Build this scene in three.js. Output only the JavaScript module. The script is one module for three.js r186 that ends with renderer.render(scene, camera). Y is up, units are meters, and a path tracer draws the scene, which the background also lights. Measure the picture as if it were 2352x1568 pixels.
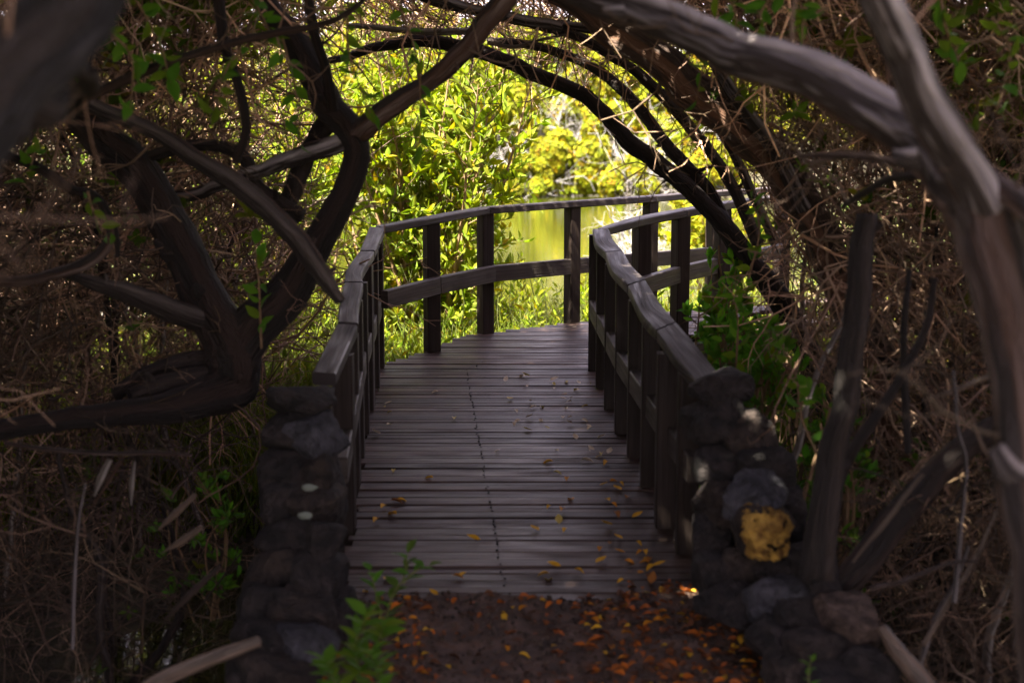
import * as THREE from 'three';
import { mergeGeometries, toCreasedNormals } from 'three/addons/utils/BufferGeometryUtils.js';

// ---------------------------------------------------------------- camera, sky, sun, exposure
const scene = new THREE.Scene();
const V = (x, y, z) => new THREE.Vector3(x, y, z);
const CX = 1176, CY = 784, FL = 3265, TILT = Math.atan(484 / 3265), EYE = V(0, 1.9, 0);
const camera = new THREE.PerspectiveCamera(2 * Math.atan(CY / FL) * 180 / Math.PI, 1024 / 682, 0.05, 2000);
camera.position.copy(EYE);
camera.rotation.x = -TILT;
camera.focus = 10.6;
camera.userData.fStop = 2.0;
scene.add(camera);

const renderer = new THREE.WebGLRenderer({ antialias: true });
renderer.setSize(1024, 682);
renderer.toneMapping = THREE.LinearToneMapping;
renderer.toneMappingExposure = 9.8;
renderer.shadowMap.enabled = true;

{ // clear summer sky
  const w = 512, h = 256, a = new Float32Array(w * h * 4);
  for (let j = 0; j < h; j++) {
    const e = ((j + 0.5) / h * 180 - 90) * Math.PI / 180, s = Math.max(0, Math.sin(e));
    const k = Math.pow(1 - s, 2.2), g = e < 0 ? 0.6 : 1;
    for (let i = 0; i < w; i++) {
      const o = (j * w + i) * 4;
      a[o] = (0.235 + 0.13 * k) * g; a[o + 1] = (0.21 + 0.11 * k) * g; a[o + 2] = (0.30 + 0.04 * k) * g; a[o + 3] = 1;
    }
  }
  const t = new THREE.DataTexture(a, w, h, THREE.RGBAFormat, THREE.FloatType);
  t.mapping = THREE.EquirectangularReflectionMapping; t.magFilter = THREE.LinearFilter; t.needsUpdate = true;
  scene.background = t; scene.environment = t;
  scene.backgroundIntensity = 1; scene.environmentIntensity = 1;
}
const sun = new THREE.DirectionalLight(new THREE.Color(1, 0.93, 0.78), 5.0);
const SUN = V(-0.34, 0.85, 0.4).normalize();
sun.position.copy(SUN).multiplyScalar(60).add(V(0, 0, -25));
sun.target.position.set(0, 0, -25);
sun.castShadow = true; sun.shadow.mapSize.set(4096, 4096);
Object.assign(sun.shadow.camera, { left: -50, right: 50, top: 60, bottom: -60, near: 1, far: 200 });
scene.add(sun, sun.target);

// ---------------------------------------------------------------- small tools
let seed = 12345;
const R = () => { seed = (seed + 0x6d2b79f5) | 0; let t = Math.imul(seed ^ (seed >>> 15), 1 | seed); t = (t + Math.imul(t ^ (t >>> 7), 61 | t)) ^ t; return ((t ^ (t >>> 14)) >>> 0) / 4294967296; };
const rr = (a, b) => a + (b - a) * R();
const pick = (a) => a[Math.floor(R() * a.length)];
const lerp = (a, b, t) => a + (b - a) * t, clamp = (x, a, b) => Math.min(b, Math.max(a, x));
const sstep = (a, b, x) => { const t = clamp((x - a) / (b - a), 0, 1); return t * t * (3 - 2 * t); };
const dir = () => { const z = rr(-1, 1), a = rr(0, Math.PI * 2), s = Math.sqrt(1 - z * z); return V(s * Math.cos(a), z, s * Math.sin(a)); };
function hash(x, y, z) { let h = Math.imul(x, 374761393) + Math.imul(y, 668265263) + Math.imul(z, 2147483647 ^ 0x5bd1e995); h = Math.imul(h ^ (h >>> 13), 1274126177); return ((h ^ (h >>> 16)) >>> 0) / 4294967296; }
function vnoise(x, y, z, px = 0, py = 0) { // value noise 0..1; px, py: period
  const xi = Math.floor(x), yi = Math.floor(y), zi = Math.floor(z), fx = x - xi, fy = y - yi, fz = z - zi;
  const u = fx * fx * (3 - 2 * fx), v = fy * fy * (3 - 2 * fy), w = fz * fz * (3 - 2 * fz);
  const wx = (i) => (px ? ((i % px) + px) % px : i), wy = (i) => (py ? ((i % py) + py) % py : i);
  const x0 = wx(xi), x1 = wx(xi + 1), y0 = wy(yi), y1 = wy(yi + 1);
  return lerp(lerp(lerp(hash(x0, y0, zi), hash(x1, y0, zi), u), lerp(hash(x0, y1, zi), hash(x1, y1, zi), u), v),
    lerp(lerp(hash(x0, y0, zi + 1), hash(x1, y0, zi + 1), u), lerp(hash(x0, y1, zi + 1), hash(x1, y1, zi + 1), u), v), w);
}
const fbm = (x, y, z, o = 4) => { let s = 0, a = 0.5, t = 0; for (let i = 0; i < o; i++) { s += a * vnoise(x, y, z); t += a; a *= 0.5; x = x * 2 + 17.3; y = y * 2 + 5.1; z = z * 2 + 9.7; } return s / t; };
const tfbm = (u, v, px, py, z, o = 4) => { let s = 0, a = 0.5, t = 0; for (let i = 0; i < o; i++) { s += a * vnoise(u * px, v * py, z + i * 7, px, py); t += a; a *= 0.5; px *= 2; py *= 2; } return s / t; };

// a pixel of the 2352 x 1568 view at some depth, or where its line of sight meets the deck plane or a level
const ray = (x, y) => V((x - CX) / FL, (CY - y) / FL * Math.cos(TILT) - Math.sin(TILT), -((CY - y) / FL * Math.sin(TILT) + Math.cos(TILT)));
const P = (x, y, d) => ray(x, y).multiplyScalar(d).add(EYE);
const SLOPE = 0.083, D0 = 5.54;
const onPlane = (x, y, off = 0, s = SLOPE) => { const r = ray(x, y), t = (off - s * D0 - EYE.y) / (r.y + s * r.z); return r.multiplyScalar(t).add(EYE); };
const onLevel = (x, y, h) => { const r = ray(x, y); return r.multiplyScalar((h - EYE.y) / r.y).add(EYE); };
const deckY = (D) => SLOPE * (Math.min(D, 11.2) - D0);

const used = new Map();
function numbered(n) { const k = used.get(n) ?? 0; used.set(n, k + 1); return k ? n + '_' + String(k).padStart(3, '0') : n; }
function thing(name, label, category, at, group) {
  const o = new THREE.Group(); o.name = numbered(name); o.position.copy(at); o.userData = { label, category };
  if (group) o.userData.group = group;
  scene.add(o); return o;
}
function meshOf(name, geo, mat, parent, kind) { // geometry in world axes; put under a thing it is shifted to the thing's base
  const m = new THREE.Mesh(geo, mat); m.castShadow = m.receiveShadow = true;
  if (parent) { m.name = name; const p = V(0, 0, 0); for (let q = parent; q && q !== scene; q = q.parent) p.add(q.position); m.position.copy(p).negate(); parent.add(m); }
  else { m.name = numbered(name); scene.add(m); }
  if (kind) m.userData.kind = kind;
  return m;
}
function scatter(name, geo, mat, mats, cols, parent) { // many copies nobody could count
  const m = new THREE.InstancedMesh(geo, mat, mats.length); m.castShadow = m.receiveShadow = true;
  mats.forEach((x, i) => m.setMatrixAt(i, x));
  if (cols) cols.forEach((c, i) => m.setColorAt(i, c));
  m.userData.kind = 'stuff';
  if (parent) { m.name = name; m.position.copy(parent.position).negate(); parent.add(m); } else { m.name = numbered(name); scene.add(m); }
  return m;
}
const M4 = (p, q, s) => new THREE.Matrix4().compose(p, q, s.isVector3 ? s : V(s, s, s));
const UPQ = (d, roll = rr(0, 6.28)) => new THREE.Quaternion().setFromUnitVectors(V(0, 1, 0), d.clone().normalize()).multiply(new THREE.Quaternion().setFromAxisAngle(V(0, 1, 0), roll));

// ---------------------------------------------------------------- textures and materials
function tex(w, h, fn, srgb = false) {
  const a = new Uint8Array(w * h * 4);
  for (let j = 0; j < h; j++) for (let i = 0; i < w; i++) {
    const c = fn((i + 0.5) / w, (j + 0.5) / h), o = (j * w + i) * 4;
    for (let k = 0; k < 3; k++) { let x = clamp(c[k], 0, 1); if (srgb) x = x <= 0.0031308 ? x * 12.92 : 1.055 * Math.pow(x, 1 / 2.4) - 0.055; a[o + k] = Math.round(x * 255); }
    a[o + 3] = 255;
  }
  const t = new THREE.DataTexture(a, w, h); t.wrapS = t.wrapT = THREE.RepeatWrapping; t.magFilter = THREE.LinearFilter;
  if (srgb) t.colorSpace = THREE.SRGBColorSpace; t.needsUpdate = true; return t;
}
const mix3 = (a, b, t) => [lerp(a[0], b[0], t), lerp(a[1], b[1], t), lerp(a[2], b[2], t)];
// bark: u round the limb, v along it
const barkH = (u, v) => { const f = tfbm(u, v, 16, 6, 3, 4), g = tfbm(u, v, 5, 3, 40, 3), c = Math.abs(f - 0.5) * 2; return clamp(0.25 + 0.9 * c + 0.4 * (g - 0.5), 0, 1); };
const barkTex = (dark, pale, red) => tex(256, 512, (u, v) => {
  const h = barkH(u, v), g = tfbm(u, v, 6, 1, 11, 4), r = sstep(0.52, 0.68, tfbm(u, v, 5, 1, 77, 4));
  return mix3(mix3(dark, pale, clamp(h * 0.55 + (g - 0.46) * 3.4, 0, 1)), red, r * 0.7);
}, true);
const barkBump = tex(256, 512, (u, v) => { const h = barkH(u, v); return [h, h, h]; });
const barkMat = (d, p, r) => new THREE.MeshStandardMaterial({ map: barkTex(d, p, r), bumpMap: barkBump, bumpScale: 0.025, roughness: 0.85 });
const M = {};
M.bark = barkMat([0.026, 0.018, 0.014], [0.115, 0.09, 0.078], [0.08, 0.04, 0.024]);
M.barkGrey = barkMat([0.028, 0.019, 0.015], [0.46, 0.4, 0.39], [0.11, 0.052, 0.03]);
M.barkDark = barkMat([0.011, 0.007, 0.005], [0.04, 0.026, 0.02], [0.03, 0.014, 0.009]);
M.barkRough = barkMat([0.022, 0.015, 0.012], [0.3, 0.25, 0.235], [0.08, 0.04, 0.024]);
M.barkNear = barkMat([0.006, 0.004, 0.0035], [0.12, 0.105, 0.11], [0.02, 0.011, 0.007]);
M.barkRed = barkMat([0.05, 0.03, 0.02], [0.22, 0.155, 0.12], [0.18, 0.085, 0.045]);
M.stick = barkMat([0.14, 0.11, 0.085], [0.42, 0.37, 0.33], [0.25, 0.15, 0.09]);
// weathered timber: u along the grain (1 m), v across (0.25 m)
const grain = (u, v, z) => tfbm(u, v, 2, 24, z, 4) * 0.65 + tfbm(u, v, 5, 60, z + 50, 3) * 0.35;
const woodTex = (z, a, b, stain) => tex(512, 512, (u, v) => {
  const g = grain(u, v, z), s = tfbm(u, v, 3, 2, z + 9, 4), k = sstep(0.45, 0.75, tfbm(u, v, 6, 4, z + 31, 4));
  return mix3(mix3(a, b, clamp((g - 0.3) * 1.5 + (s - 0.5) * 0.9, 0, 1)), stain, k * 0.5);
}, true);
const woodBump = tex(512, 512, (u, v) => { const g = grain(u, v, 4); return [g, g, g]; });
const woodRough = tex(256, 256, (u, v) => { const g = 0.38 + 0.5 * tfbm(u, v, 4, 8, 90, 4); return [g, g, g]; });
const wood = (z, a, b, s, o = {}) => new THREE.MeshPhysicalMaterial({ map: woodTex(z, a, b, s), bumpMap: woodBump, bumpScale: 0.004, roughness: 1, roughnessMap: woodRough, specularIntensity: 0.55, ...o });
M.plank = [[0.036, 0.02, 0.0145], [0.047, 0.027, 0.019], [0.026, 0.015, 0.011], [0.058, 0.034, 0.025]].map((c, i) => wood(i * 13, c.map((x) => x * 0.6), c.map((x) => x * 1.55), [c[0] * 1.7, c[1] * 1.8, c[2] * 1.95], { roughness: 0.85, specularIntensity: 0.6 }));
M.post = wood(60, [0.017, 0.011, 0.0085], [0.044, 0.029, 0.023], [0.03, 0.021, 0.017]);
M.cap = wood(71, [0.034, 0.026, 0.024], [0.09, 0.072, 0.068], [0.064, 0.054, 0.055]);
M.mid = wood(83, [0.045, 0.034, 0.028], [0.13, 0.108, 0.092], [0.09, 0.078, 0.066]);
M.nail = new THREE.MeshStandardMaterial({ color: new THREE.Color(0.012, 0.01, 0.01), roughness: 0.7 });
// lava stone
const stoneB = tex(256, 256, (u, v) => { const f = tfbm(u, v, 6, 6, 5, 5), p = sstep(0.62, 0.72, tfbm(u, v, 22, 22, 8, 2)); const h = f - p * 0.4; return [h, h, h]; });
const stoneMat = (a, b) => new THREE.MeshStandardMaterial({ map: tex(256, 256, (u, v) => mix3(a, b, clamp((tfbm(u, v, 5, 5, 21, 5) - 0.3) * 2.2, 0, 1)), true), bumpMap: stoneB, bumpScale: 0.04, roughness: 0.95 });
M.stone = [stoneMat([0.008, 0.006, 0.0055], [0.034, 0.025, 0.023]), stoneMat([0.012, 0.008, 0.0065], [0.05, 0.034, 0.027]), stoneMat([0.022, 0.021, 0.025], [0.078, 0.073, 0.085]), stoneMat([0.045, 0.028, 0.02], [0.15, 0.1, 0.075])];
M.lichen = new THREE.MeshStandardMaterial({ map: tex(256, 256, (u, v) => mix3([0.13, 0.06, 0.01], [0.46, 0.27, 0.05], clamp((tfbm(u, v, 8, 8, 66, 5) - 0.25) * 2, 0, 1)), true), bumpMap: stoneB, bumpScale: 0.03, roughness: 1 });
M.paleLichen = new THREE.MeshStandardMaterial({ color: new THREE.Color(0.24, 0.27, 0.22), roughness: 1, bumpMap: stoneB, bumpScale: 0.01 });
const soilT = tex(512, 512, (u, v) => mix3(mix3([0.035, 0.022, 0.017], [0.14, 0.086, 0.064], clamp((tfbm(u, v, 10, 10, 2, 6) - 0.25) * 1.8, 0, 1)), [0.1, 0.045, 0.02], sstep(0.55, 0.7, tfbm(u, v, 26, 26, 61, 3)) * 0.6), true);
const soilB = tex(512, 512, (u, v) => { const f = tfbm(u, v, 16, 16, 33, 6); return [f, f, f]; });
M.soil = new THREE.MeshStandardMaterial({ map: soilT, bumpMap: soilB, bumpScale: 0.03, roughness: 0.95 });
M.ground = new THREE.MeshStandardMaterial({ map: tex(512, 512, (u, v) => mix3([0.02, 0.018, 0.009], [0.075, 0.064, 0.03], clamp((tfbm(u, v, 12, 12, 17, 6) - 0.25) * 1.8, 0, 1)), true), bumpMap: soilB, bumpScale: 0.04, roughness: 1 });
const leafMat = (r, g, b, t = 0.6, rough = 0.9) => new THREE.MeshPhysicalMaterial({ color: new THREE.Color(r, g, b), roughness: rough, transmission: t, thickness: 0, specularIntensity: 0.25, side: THREE.DoubleSide });
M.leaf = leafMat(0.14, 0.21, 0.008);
M.leafShade = leafMat(0.08, 0.14, 0.015, 0.4);  // darker leaf copy, shade put into the colour
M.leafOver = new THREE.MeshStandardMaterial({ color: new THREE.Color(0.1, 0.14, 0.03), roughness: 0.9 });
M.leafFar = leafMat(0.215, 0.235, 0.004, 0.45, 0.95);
M.leafSet = [leafMat(0.175, 0.235, 0.004), leafMat(0.14, 0.205, 0.005), leafMat(0.21, 0.245, 0.005), leafMat(0.25, 0.23, 0.005)];
M.leafSap = [leafMat(0.1, 0.27, 0.015), leafMat(0.13, 0.29, 0.015)];
M.leafLit = leafMat(0.17, 0.27, 0.012);  // brighter leaf copy, light put into the colour for dim foliage
M.fallen = [[0.62, 0.33, 0.02], [0.55, 0.22, 0.02], [0.3, 0.12, 0.03], [0.62, 0.5, 0.35], [0.5, 0.38, 0.1]].map((c) => leafMat(c[0], c[1], c[2], 0.15, 0.7));
M.litter = leafMat(1, 1, 1, 0.1, 0.8);
M.twig = new THREE.MeshStandardMaterial({ color: new THREE.Color(0.28, 0.195, 0.14), roughness: 0.9 });
M.twigPale = new THREE.MeshStandardMaterial({ color: new THREE.Color(0.27, 0.25, 0.24), roughness: 0.9 });
M.stem = new THREE.MeshStandardMaterial({ color: new THREE.Color(0.2, 0.12, 0.06), roughness: 0.8 });
M.stemGreen = new THREE.MeshStandardMaterial({ color: new THREE.Color(0.12, 0.13, 0.03), roughness: 0.8 });
M.water = new THREE.MeshPhysicalMaterial({ color: new THREE.Color(0.038, 0.043, 0.006), roughness: 0.03, ior: 1.33, bumpScale: 0.0022,
  bumpMap: tex(512, 512, (u, v) => { const f = tfbm(u, v, 6, 24, 3, 4); return [f, f, f]; }) });
const tint = (lo, hi, warm = 0.12) => { const k = rr(lo, hi); return new THREE.Color(k * rr(1, 1 + warm), k, k * rr(1 - warm, 1)); };
const leafTint = (lo, hi) => { const k = rr(lo, hi), y = R() < 0.08 ? 1.7 : rr(0.85, 1.25); return new THREE.Color(k * y, k * rr(0.9, 1.1), k * rr(0.6, 1.4)); };

// ---------------------------------------------------------------- geometry builders
function geo(pos, idx, uv) {
  const g = new THREE.BufferGeometry(); g.setAttribute('position', new THREE.Float32BufferAttribute(pos, 3));
  g.setAttribute('uv', new THREE.Float32BufferAttribute(uv, 2)); g.setIndex(idx); g.computeVertexNormals(); return g;
}
// a tapering, knobbly limb through points [Vector3, radius]
function limb(pts, { seg = 0, n = 14, lump = 0.2, twist = 1.2, end = 0.35, wob = -1 } = {}) {
  const c = new THREE.CatmullRomCurve3(pts.map((p) => p[0]), false, 'centripetal'), L = c.getLength(), rad = pts.map((p) => p[1]);
  const rmean = rad.reduce((a, b) => a + b) / rad.length; if (wob < 0) wob = rmean > 0.012 ? Math.min(0.07, rmean * 1.1) : 0;
  seg = seg || clamp(Math.ceil(L / (rmean * 0.8)), 6, 90);
  const pos = [], uv = [], idx = [], ru = Math.max(1, Math.round(rmean * 6.28 / 0.3)), zo = R() * 90;
  let N = null;
  for (let i = 0; i <= seg; i++) {
    const t = i / seg, p = c.getPoint(t), T = c.getTangent(t);
    if (wob) p.add(V(fbm(p.x * 4 + zo, p.y * 4, p.z * 4) - 0.5, fbm(p.x * 4, p.y * 4 + zo, p.z * 4) - 0.5, fbm(p.x * 4, p.y * 4, p.z * 4 + zo) - 0.5).multiplyScalar(wob));
    if (!N) N = Math.abs(T.y) < 0.9 ? V(0, 1, 0) : V(1, 0, 0);
    N = N.clone().addScaledVector(T, -N.dot(T)).normalize(); const B = T.clone().cross(N);
    const f = t * (rad.length - 1), k = Math.min(rad.length - 2, Math.floor(f)), s = f - k, r0 = lerp(rad[k], rad[k + 1], s * s * (3 - 2 * s));
    for (let j = 0; j <= n; j++) {
      const a = j / n * Math.PI * 2 + 0, ca = Math.cos(a), sa = Math.sin(a), al = t * L;
      const fl = Math.sin(a * 3 + al * twist + zo) * 0.35 + Math.sin(a * 5 - al * twist * 1.7 + zo * 2) * 0.2;
      const r = r0 * (1 + lump * (fl + 2.2 * (fbm(ca * 1.1 + zo, sa * 1.1, al / Math.max(0.05, rmean) * 0.28, 3) - 0.5)));
      pos.push(p.x + (N.x * ca + B.x * sa) * r, p.y + (N.y * ca + B.y * sa) * r, p.z + (N.z * ca + B.z * sa) * r);
      uv.push(j / n * ru, al / 0.75);
    }
  }
  const w = n + 1;
  for (let i = 0; i < seg; i++) for (let j = 0; j < n; j++) { const a = i * w + j, b = a + w; idx.push(a, a + 1, b, a + 1, b + 1, b); }
  for (const [ring, t] of [[0, 0], [seg, 1]]) { // closed ends
    const p = c.getPoint(t), T = c.getTangent(t).multiplyScalar((t ? 1 : -1) * (rad[t ? rad.length - 1 : 0]) * end), k = pos.length / 3;
    pos.push(p.x + T.x, p.y + T.y, p.z + T.z); uv.push(0.5, t * L / 0.6);
    for (let j = 0; j < n; j++) t ? idx.push(ring * w + j, ring * w + j + 1, k) : idx.push(j + 1, j, k);
  }
  const g = geo(pos, idx, uv), nn = g.attributes.normal;
  for (let i = 0; i <= seg; i++) { const a = i * w, b = a + n, v = V(nn.getX(a) + nn.getX(b), nn.getY(a) + nn.getY(b), nn.getZ(a) + nn.getZ(b)).normalize(); nn.setXYZ(a, v.x, v.y, v.z); nn.setXYZ(b, v.x, v.y, v.z); }
  return g;
}
// limb from view points [x, y, depth, half width in the view]
const px = (list) => list.map(([x, y, d, r]) => [P(x, y, d), r * d / FL]);
// thin crooked twig
function twigGeo(a, b, r0, r1, bend, seg = 4, n = 3) {
  const pts = [], L = a.distanceTo(b), off = dir().multiplyScalar(bend * L), off2 = dir().multiplyScalar(bend * 0.5 * L);
  for (let i = 0; i <= seg; i++) { const t = i / seg, p = a.clone().lerp(b, t).addScaledVector(off, Math.sin(t * Math.PI)).addScaledVector(off2, Math.sin(t * 6.28)); pts.push(p); }
  const pos = [], uv = [], idx = [];
  let N = V(0.3, 0.5, 0.81);
  for (let i = 0; i <= seg; i++) {
    const T = pts[Math.min(seg, i + 1)].clone().sub(pts[Math.max(0, i - 1)]).normalize();
    N = N.clone().addScaledVector(T, -N.dot(T)).normalize(); const B = T.clone().cross(N), r = lerp(r0, r1, i / seg);
    for (let j = 0; j < n; j++) { const q = j / n * 6.2832; pos.push(pts[i].x + (N.x * Math.cos(q) + B.x * Math.sin(q)) * r, pts[i].y + (N.y * Math.cos(q) + B.y * Math.sin(q)) * r, pts[i].z + (N.z * Math.cos(q) + B.z * Math.sin(q)) * r); uv.push(j / n, i / seg); }
  }
  for (let i = 0; i < seg; i++) for (let j = 0; j < n; j++) { const k = (j + 1) % n, p = i * n + j, q = i * n + k; idx.push(p, q, p + n, q, q + n, p + n); }
  const g = geo(pos, idx, uv); g.userData.pts = pts; return g;
}
// a spray of twigs about 1 long, growing along +y from the origin
function spray(count, r, spread, bend) {
  const gs = [], main = twigGeo(V(0, 0, 0), V(rr(-0.1, 0.1), 1, rr(-0.1, 0.1)), r, r * 0.45, bend, 6, 4); gs.push(main);
  for (let i = 0; i < count; i++) {
    const p = main.userData.pts[Math.floor(rr(0, 6))], d = V(rr(-1, 1), rr(-0.15, 1.1), rr(-1, 1)).normalize(), l = rr(0.25, 0.65) * spread;
    const s = twigGeo(p, p.clone().addScaledVector(d, l), r * 0.6, r * 0.25, bend, 4, 3); gs.push(s);
    for (let k = 0; k < 2; k++) { const q = s.userData.pts[Math.floor(rr(1, 4))], e = d.clone().addScaledVector(dir(), 0.9).normalize(); gs.push(twigGeo(q, q.clone().addScaledVector(e, l * rr(0.25, 0.5)), r * 0.32, r * 0.16, bend, 3, 3)); }
  }
  const m = mergeGeometries(gs.map((g) => { const q = g.clone(); q.userData = {}; return q; })); m.userData = { tips: gs.slice(1).map((g) => g.userData.pts.at(-1)) }; return m;
}
// one leaf, 1 long along +y, folded on its midrib and arched
function leafGeo(w = 0.2, fold = 0.25, arch = 0.18, tip = 1.3) {
  const pos = [], idx = [], uv = [], n = 5;
  for (let i = 0; i <= n; i++) {
    const t = i / n, y = t, half = w * Math.pow(Math.sin(Math.PI * Math.pow(t, 0.85)), 0.9) * (t > 0.6 ? 1 - (t - 0.6) * (tip - 1) : 1), z = -arch * t * t;
    pos.push(-half, y, z + half * fold * 2, 0, y, z, half, y, z + half * fold * 2); uv.push(0, t, 0.5, t, 1, t);
  }
  for (let i = 0; i < n; i++) for (let j = 0; j < 2; j++) { const a = i * 3 + j, b = a + 3; if (i > 0) idx.push(a, a + 1, b); if (i > 0 || true) idx.push(a + 1, b + 1, b); }
  return geo(pos, idx, uv);
}
// whorl of leaves round a twig end
function whorl(n, w, len = 1, up = 0.7) {
  const gs = [];
  for (let i = 0; i < n; i++) {
    const a = i / n * 6.28 + rr(-0.4, 0.4), g = leafGeo(w, 0.2, rr(0.05, 0.25)).clone(), d = V(Math.cos(a), rr(up - 0.5, up + 0.5), Math.sin(a)).normalize(), s = len * rr(0.7, 1.1);
    g.applyMatrix4(M4(V(0, i * 0.05, 0), new THREE.Quaternion().setFromRotationMatrix(new THREE.Matrix4().makeBasis(V(-Math.sin(a), 0, Math.cos(a)), d, V(-Math.sin(a), 0, Math.cos(a)).cross(d))), s)); gs.push(g);
  }
  return mergeGeometries(gs);
}
// bevelled timber from a to b, width w across, height h along `up`
function beam(a, b, w, h, up = V(0, 1, 0), bev = 0.005, uo = R(), vo = R()) {
  const T = b.clone().sub(a), L = T.length(); T.normalize();
  const U = up.clone().addScaledVector(T, -up.dot(T)).normalize(), S = T.clone().cross(U), x = w / 2, y = h / 2;
  const ring = [[-x + bev, -y], [x - bev, -y], [x, -y + bev], [x, y - bev], [x - bev, y], [-x + bev, y], [-x, y - bev], [-x, -y + bev]];
  return loft([a, b].map((p) => ring.map(([s, u]) => p.clone().addScaledVector(S, s).addScaledVector(U, u))), uo, vo);
}
// skin over rings of points, ends closed; u runs along, v round, in metres of the timber texture
function loft(rings, uo = 0, vo = 0) {
  const n = rings[0].length, pos = [], uv = [], idx = []; let al = 0;
  rings.forEach((r, i) => {
    if (i) al += r[0].distanceTo(rings[i - 1][0]); let v = 0;
    for (let j = 0; j <= n; j++) { const p = r[j % n]; if (j) v += p.distanceTo(r[j - 1]); pos.push(p.x, p.y, p.z); uv.push(al + uo, v / 0.25 + vo); }
  });
  for (let i = 0; i < rings.length - 1; i++) for (let j = 0; j < n; j++) { const a = i * (n + 1) + j, b = a + n + 1; idx.push(a, b, a + 1, a + 1, b, b + 1); }
  for (const [r, flip] of [[rings[0], 0], [rings.at(-1), 1]]) {
    const k = pos.length / 3; r.forEach((p, j) => { pos.push(p.x, p.y, p.z); uv.push(uo + j * 0.01, vo + (p.y - r[0].y) / 0.25); });
    for (let j = 1; j < n - 1; j++) flip ? idx.push(k, k + j + 1, k + j) : idx.push(k, k + j, k + j + 1);
  }
  return toCreasedNormals(geo(pos, idx, uv), 0.6);
}
// rough lump of stone, radii rx ry rz
function stoneGeo(c, rx, ry, rz, detail = 4) {
  const g = new THREE.IcosahedronGeometry(1, detail), p = g.attributes.position, z = R() * 99, uv = [], e = rr(5, 10);
  const cuts = []; for (let i = 0; i < 6; i++) cuts.push([dir(), rr(0.72, 0.95)]);
  const rot = new THREE.Quaternion().setFromEuler(new THREE.Euler(rr(-0.2, 0.2), rr(-0.5, 0.5), rr(-0.22, 0.22)));
  for (let i = 0; i < p.count; i++) {
    const v = V(p.getX(i), p.getY(i), p.getZ(i)), n4 = Math.pow(Math.pow(Math.abs(v.x), e) + Math.pow(Math.abs(v.y), e) + Math.pow(Math.abs(v.z), e), -1 / e);
    let s = n4 * (0.98 + 0.3 * (fbm(v.x * 1.4 + z, v.y * 1.4, v.z * 1.4, 3) - 0.5));
    for (const [n, d] of cuts) { const k = n.dot(v); if (k * s > d) s = lerp(s, d / k, 0.95); }
    s += 0.2 * (fbm(v.x * 4 + z, v.y * 4, v.z * 4, 4) - 0.5);
    v.multiplyScalar(s * 1.02); v.set(v.x * rx, v.y * ry, v.z * rz).applyQuaternion(rot).add(c); p.setXYZ(i, v.x, v.y, v.z);
  }
  for (let i = 0; i < p.count; i += 3) {
    const q = [0, 1, 2].map((j) => V(p.getX(i + j), p.getY(i + j), p.getZ(i + j))), n = q[1].clone().sub(q[0]).cross(q[2].clone().sub(q[0])), ax = Math.abs(n.x), ay = Math.abs(n.y), az = Math.abs(n.z);
    for (const v of q) ax > ay && ax > az ? uv.push(v.z / 0.2, v.y / 0.2) : ay > az ? uv.push(v.x / 0.2, v.z / 0.2) : uv.push(v.x / 0.2, v.y / 0.2);
  }
  g.setAttribute('uv', new THREE.Float32BufferAttribute(uv, 2)); return toCreasedNormals(g, 0.5);
}
function gridGeo(xs, zs, hf, uvs) {
  const pos = [], uv = [], idx = [], w = xs.length;
  for (const z of zs) for (const x of xs) { pos.push(x, hf(x, z), z); uv.push(x / uvs, z / uvs); }
  for (let j = 0; j < zs.length - 1; j++) for (let i = 0; i < w - 1; i++) { const a = j * w + i, b = a + w; idx.push(a, b, a + 1, a + 1, b, b + 1); }
  return geo(pos, idx, uv);
}

// ---------------------------------------------------------------- ground, path, pond
const WATER = -0.6;
function groundY(x, z) {
  const D = -z, n = fbm(x * 0.9, 3, z * 0.9) - 0.5, m = fbm(x * 0.12 + 8, 1, z * 0.12, 3) - 0.5;
  const shore = 57 + 3 * Math.sin(x * 0.35 + 1) + 2 * Math.sin(x * 0.13);
  let h = -0.5 + 0.22 * n;                                             // bank under the thickets
  h -= 0.22 * Math.exp(-Math.pow((x + 1.55) / 0.45, 2)) * sstep(9, 6.5, D); // wet ditch left of the stones
  const pond = sstep(13.8, 18.5, D + 0.25 * x * (x < 0 ? 0.6 : -0.5)) * sstep(-7, -3.5, x + (D - 15) * 0.25) * sstep(9, 6, x - (D - 15) * 0.3);
  h = lerp(h, -1.5, pond * (1 - sstep(shore - 3, shore + 1, D)));
  if (D > 40) h = lerp(h, -0.2 + 0.12 * (D - shore) + m, sstep(shore - 2, shore + 6, D) * (D < 400 ? 1 : 1));
  if (D > 90) h = Math.min(h, 5 + 0.02 * (D - 90) + m * 3);
  if (D < 6 && D > -60) h = Math.max(h, lerp(-0.08, h, sstep(0.9, 1.7, Math.abs(x - 0.1))) - 0.5 * sstep(5.2, 6, D));
  return h;
}
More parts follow.
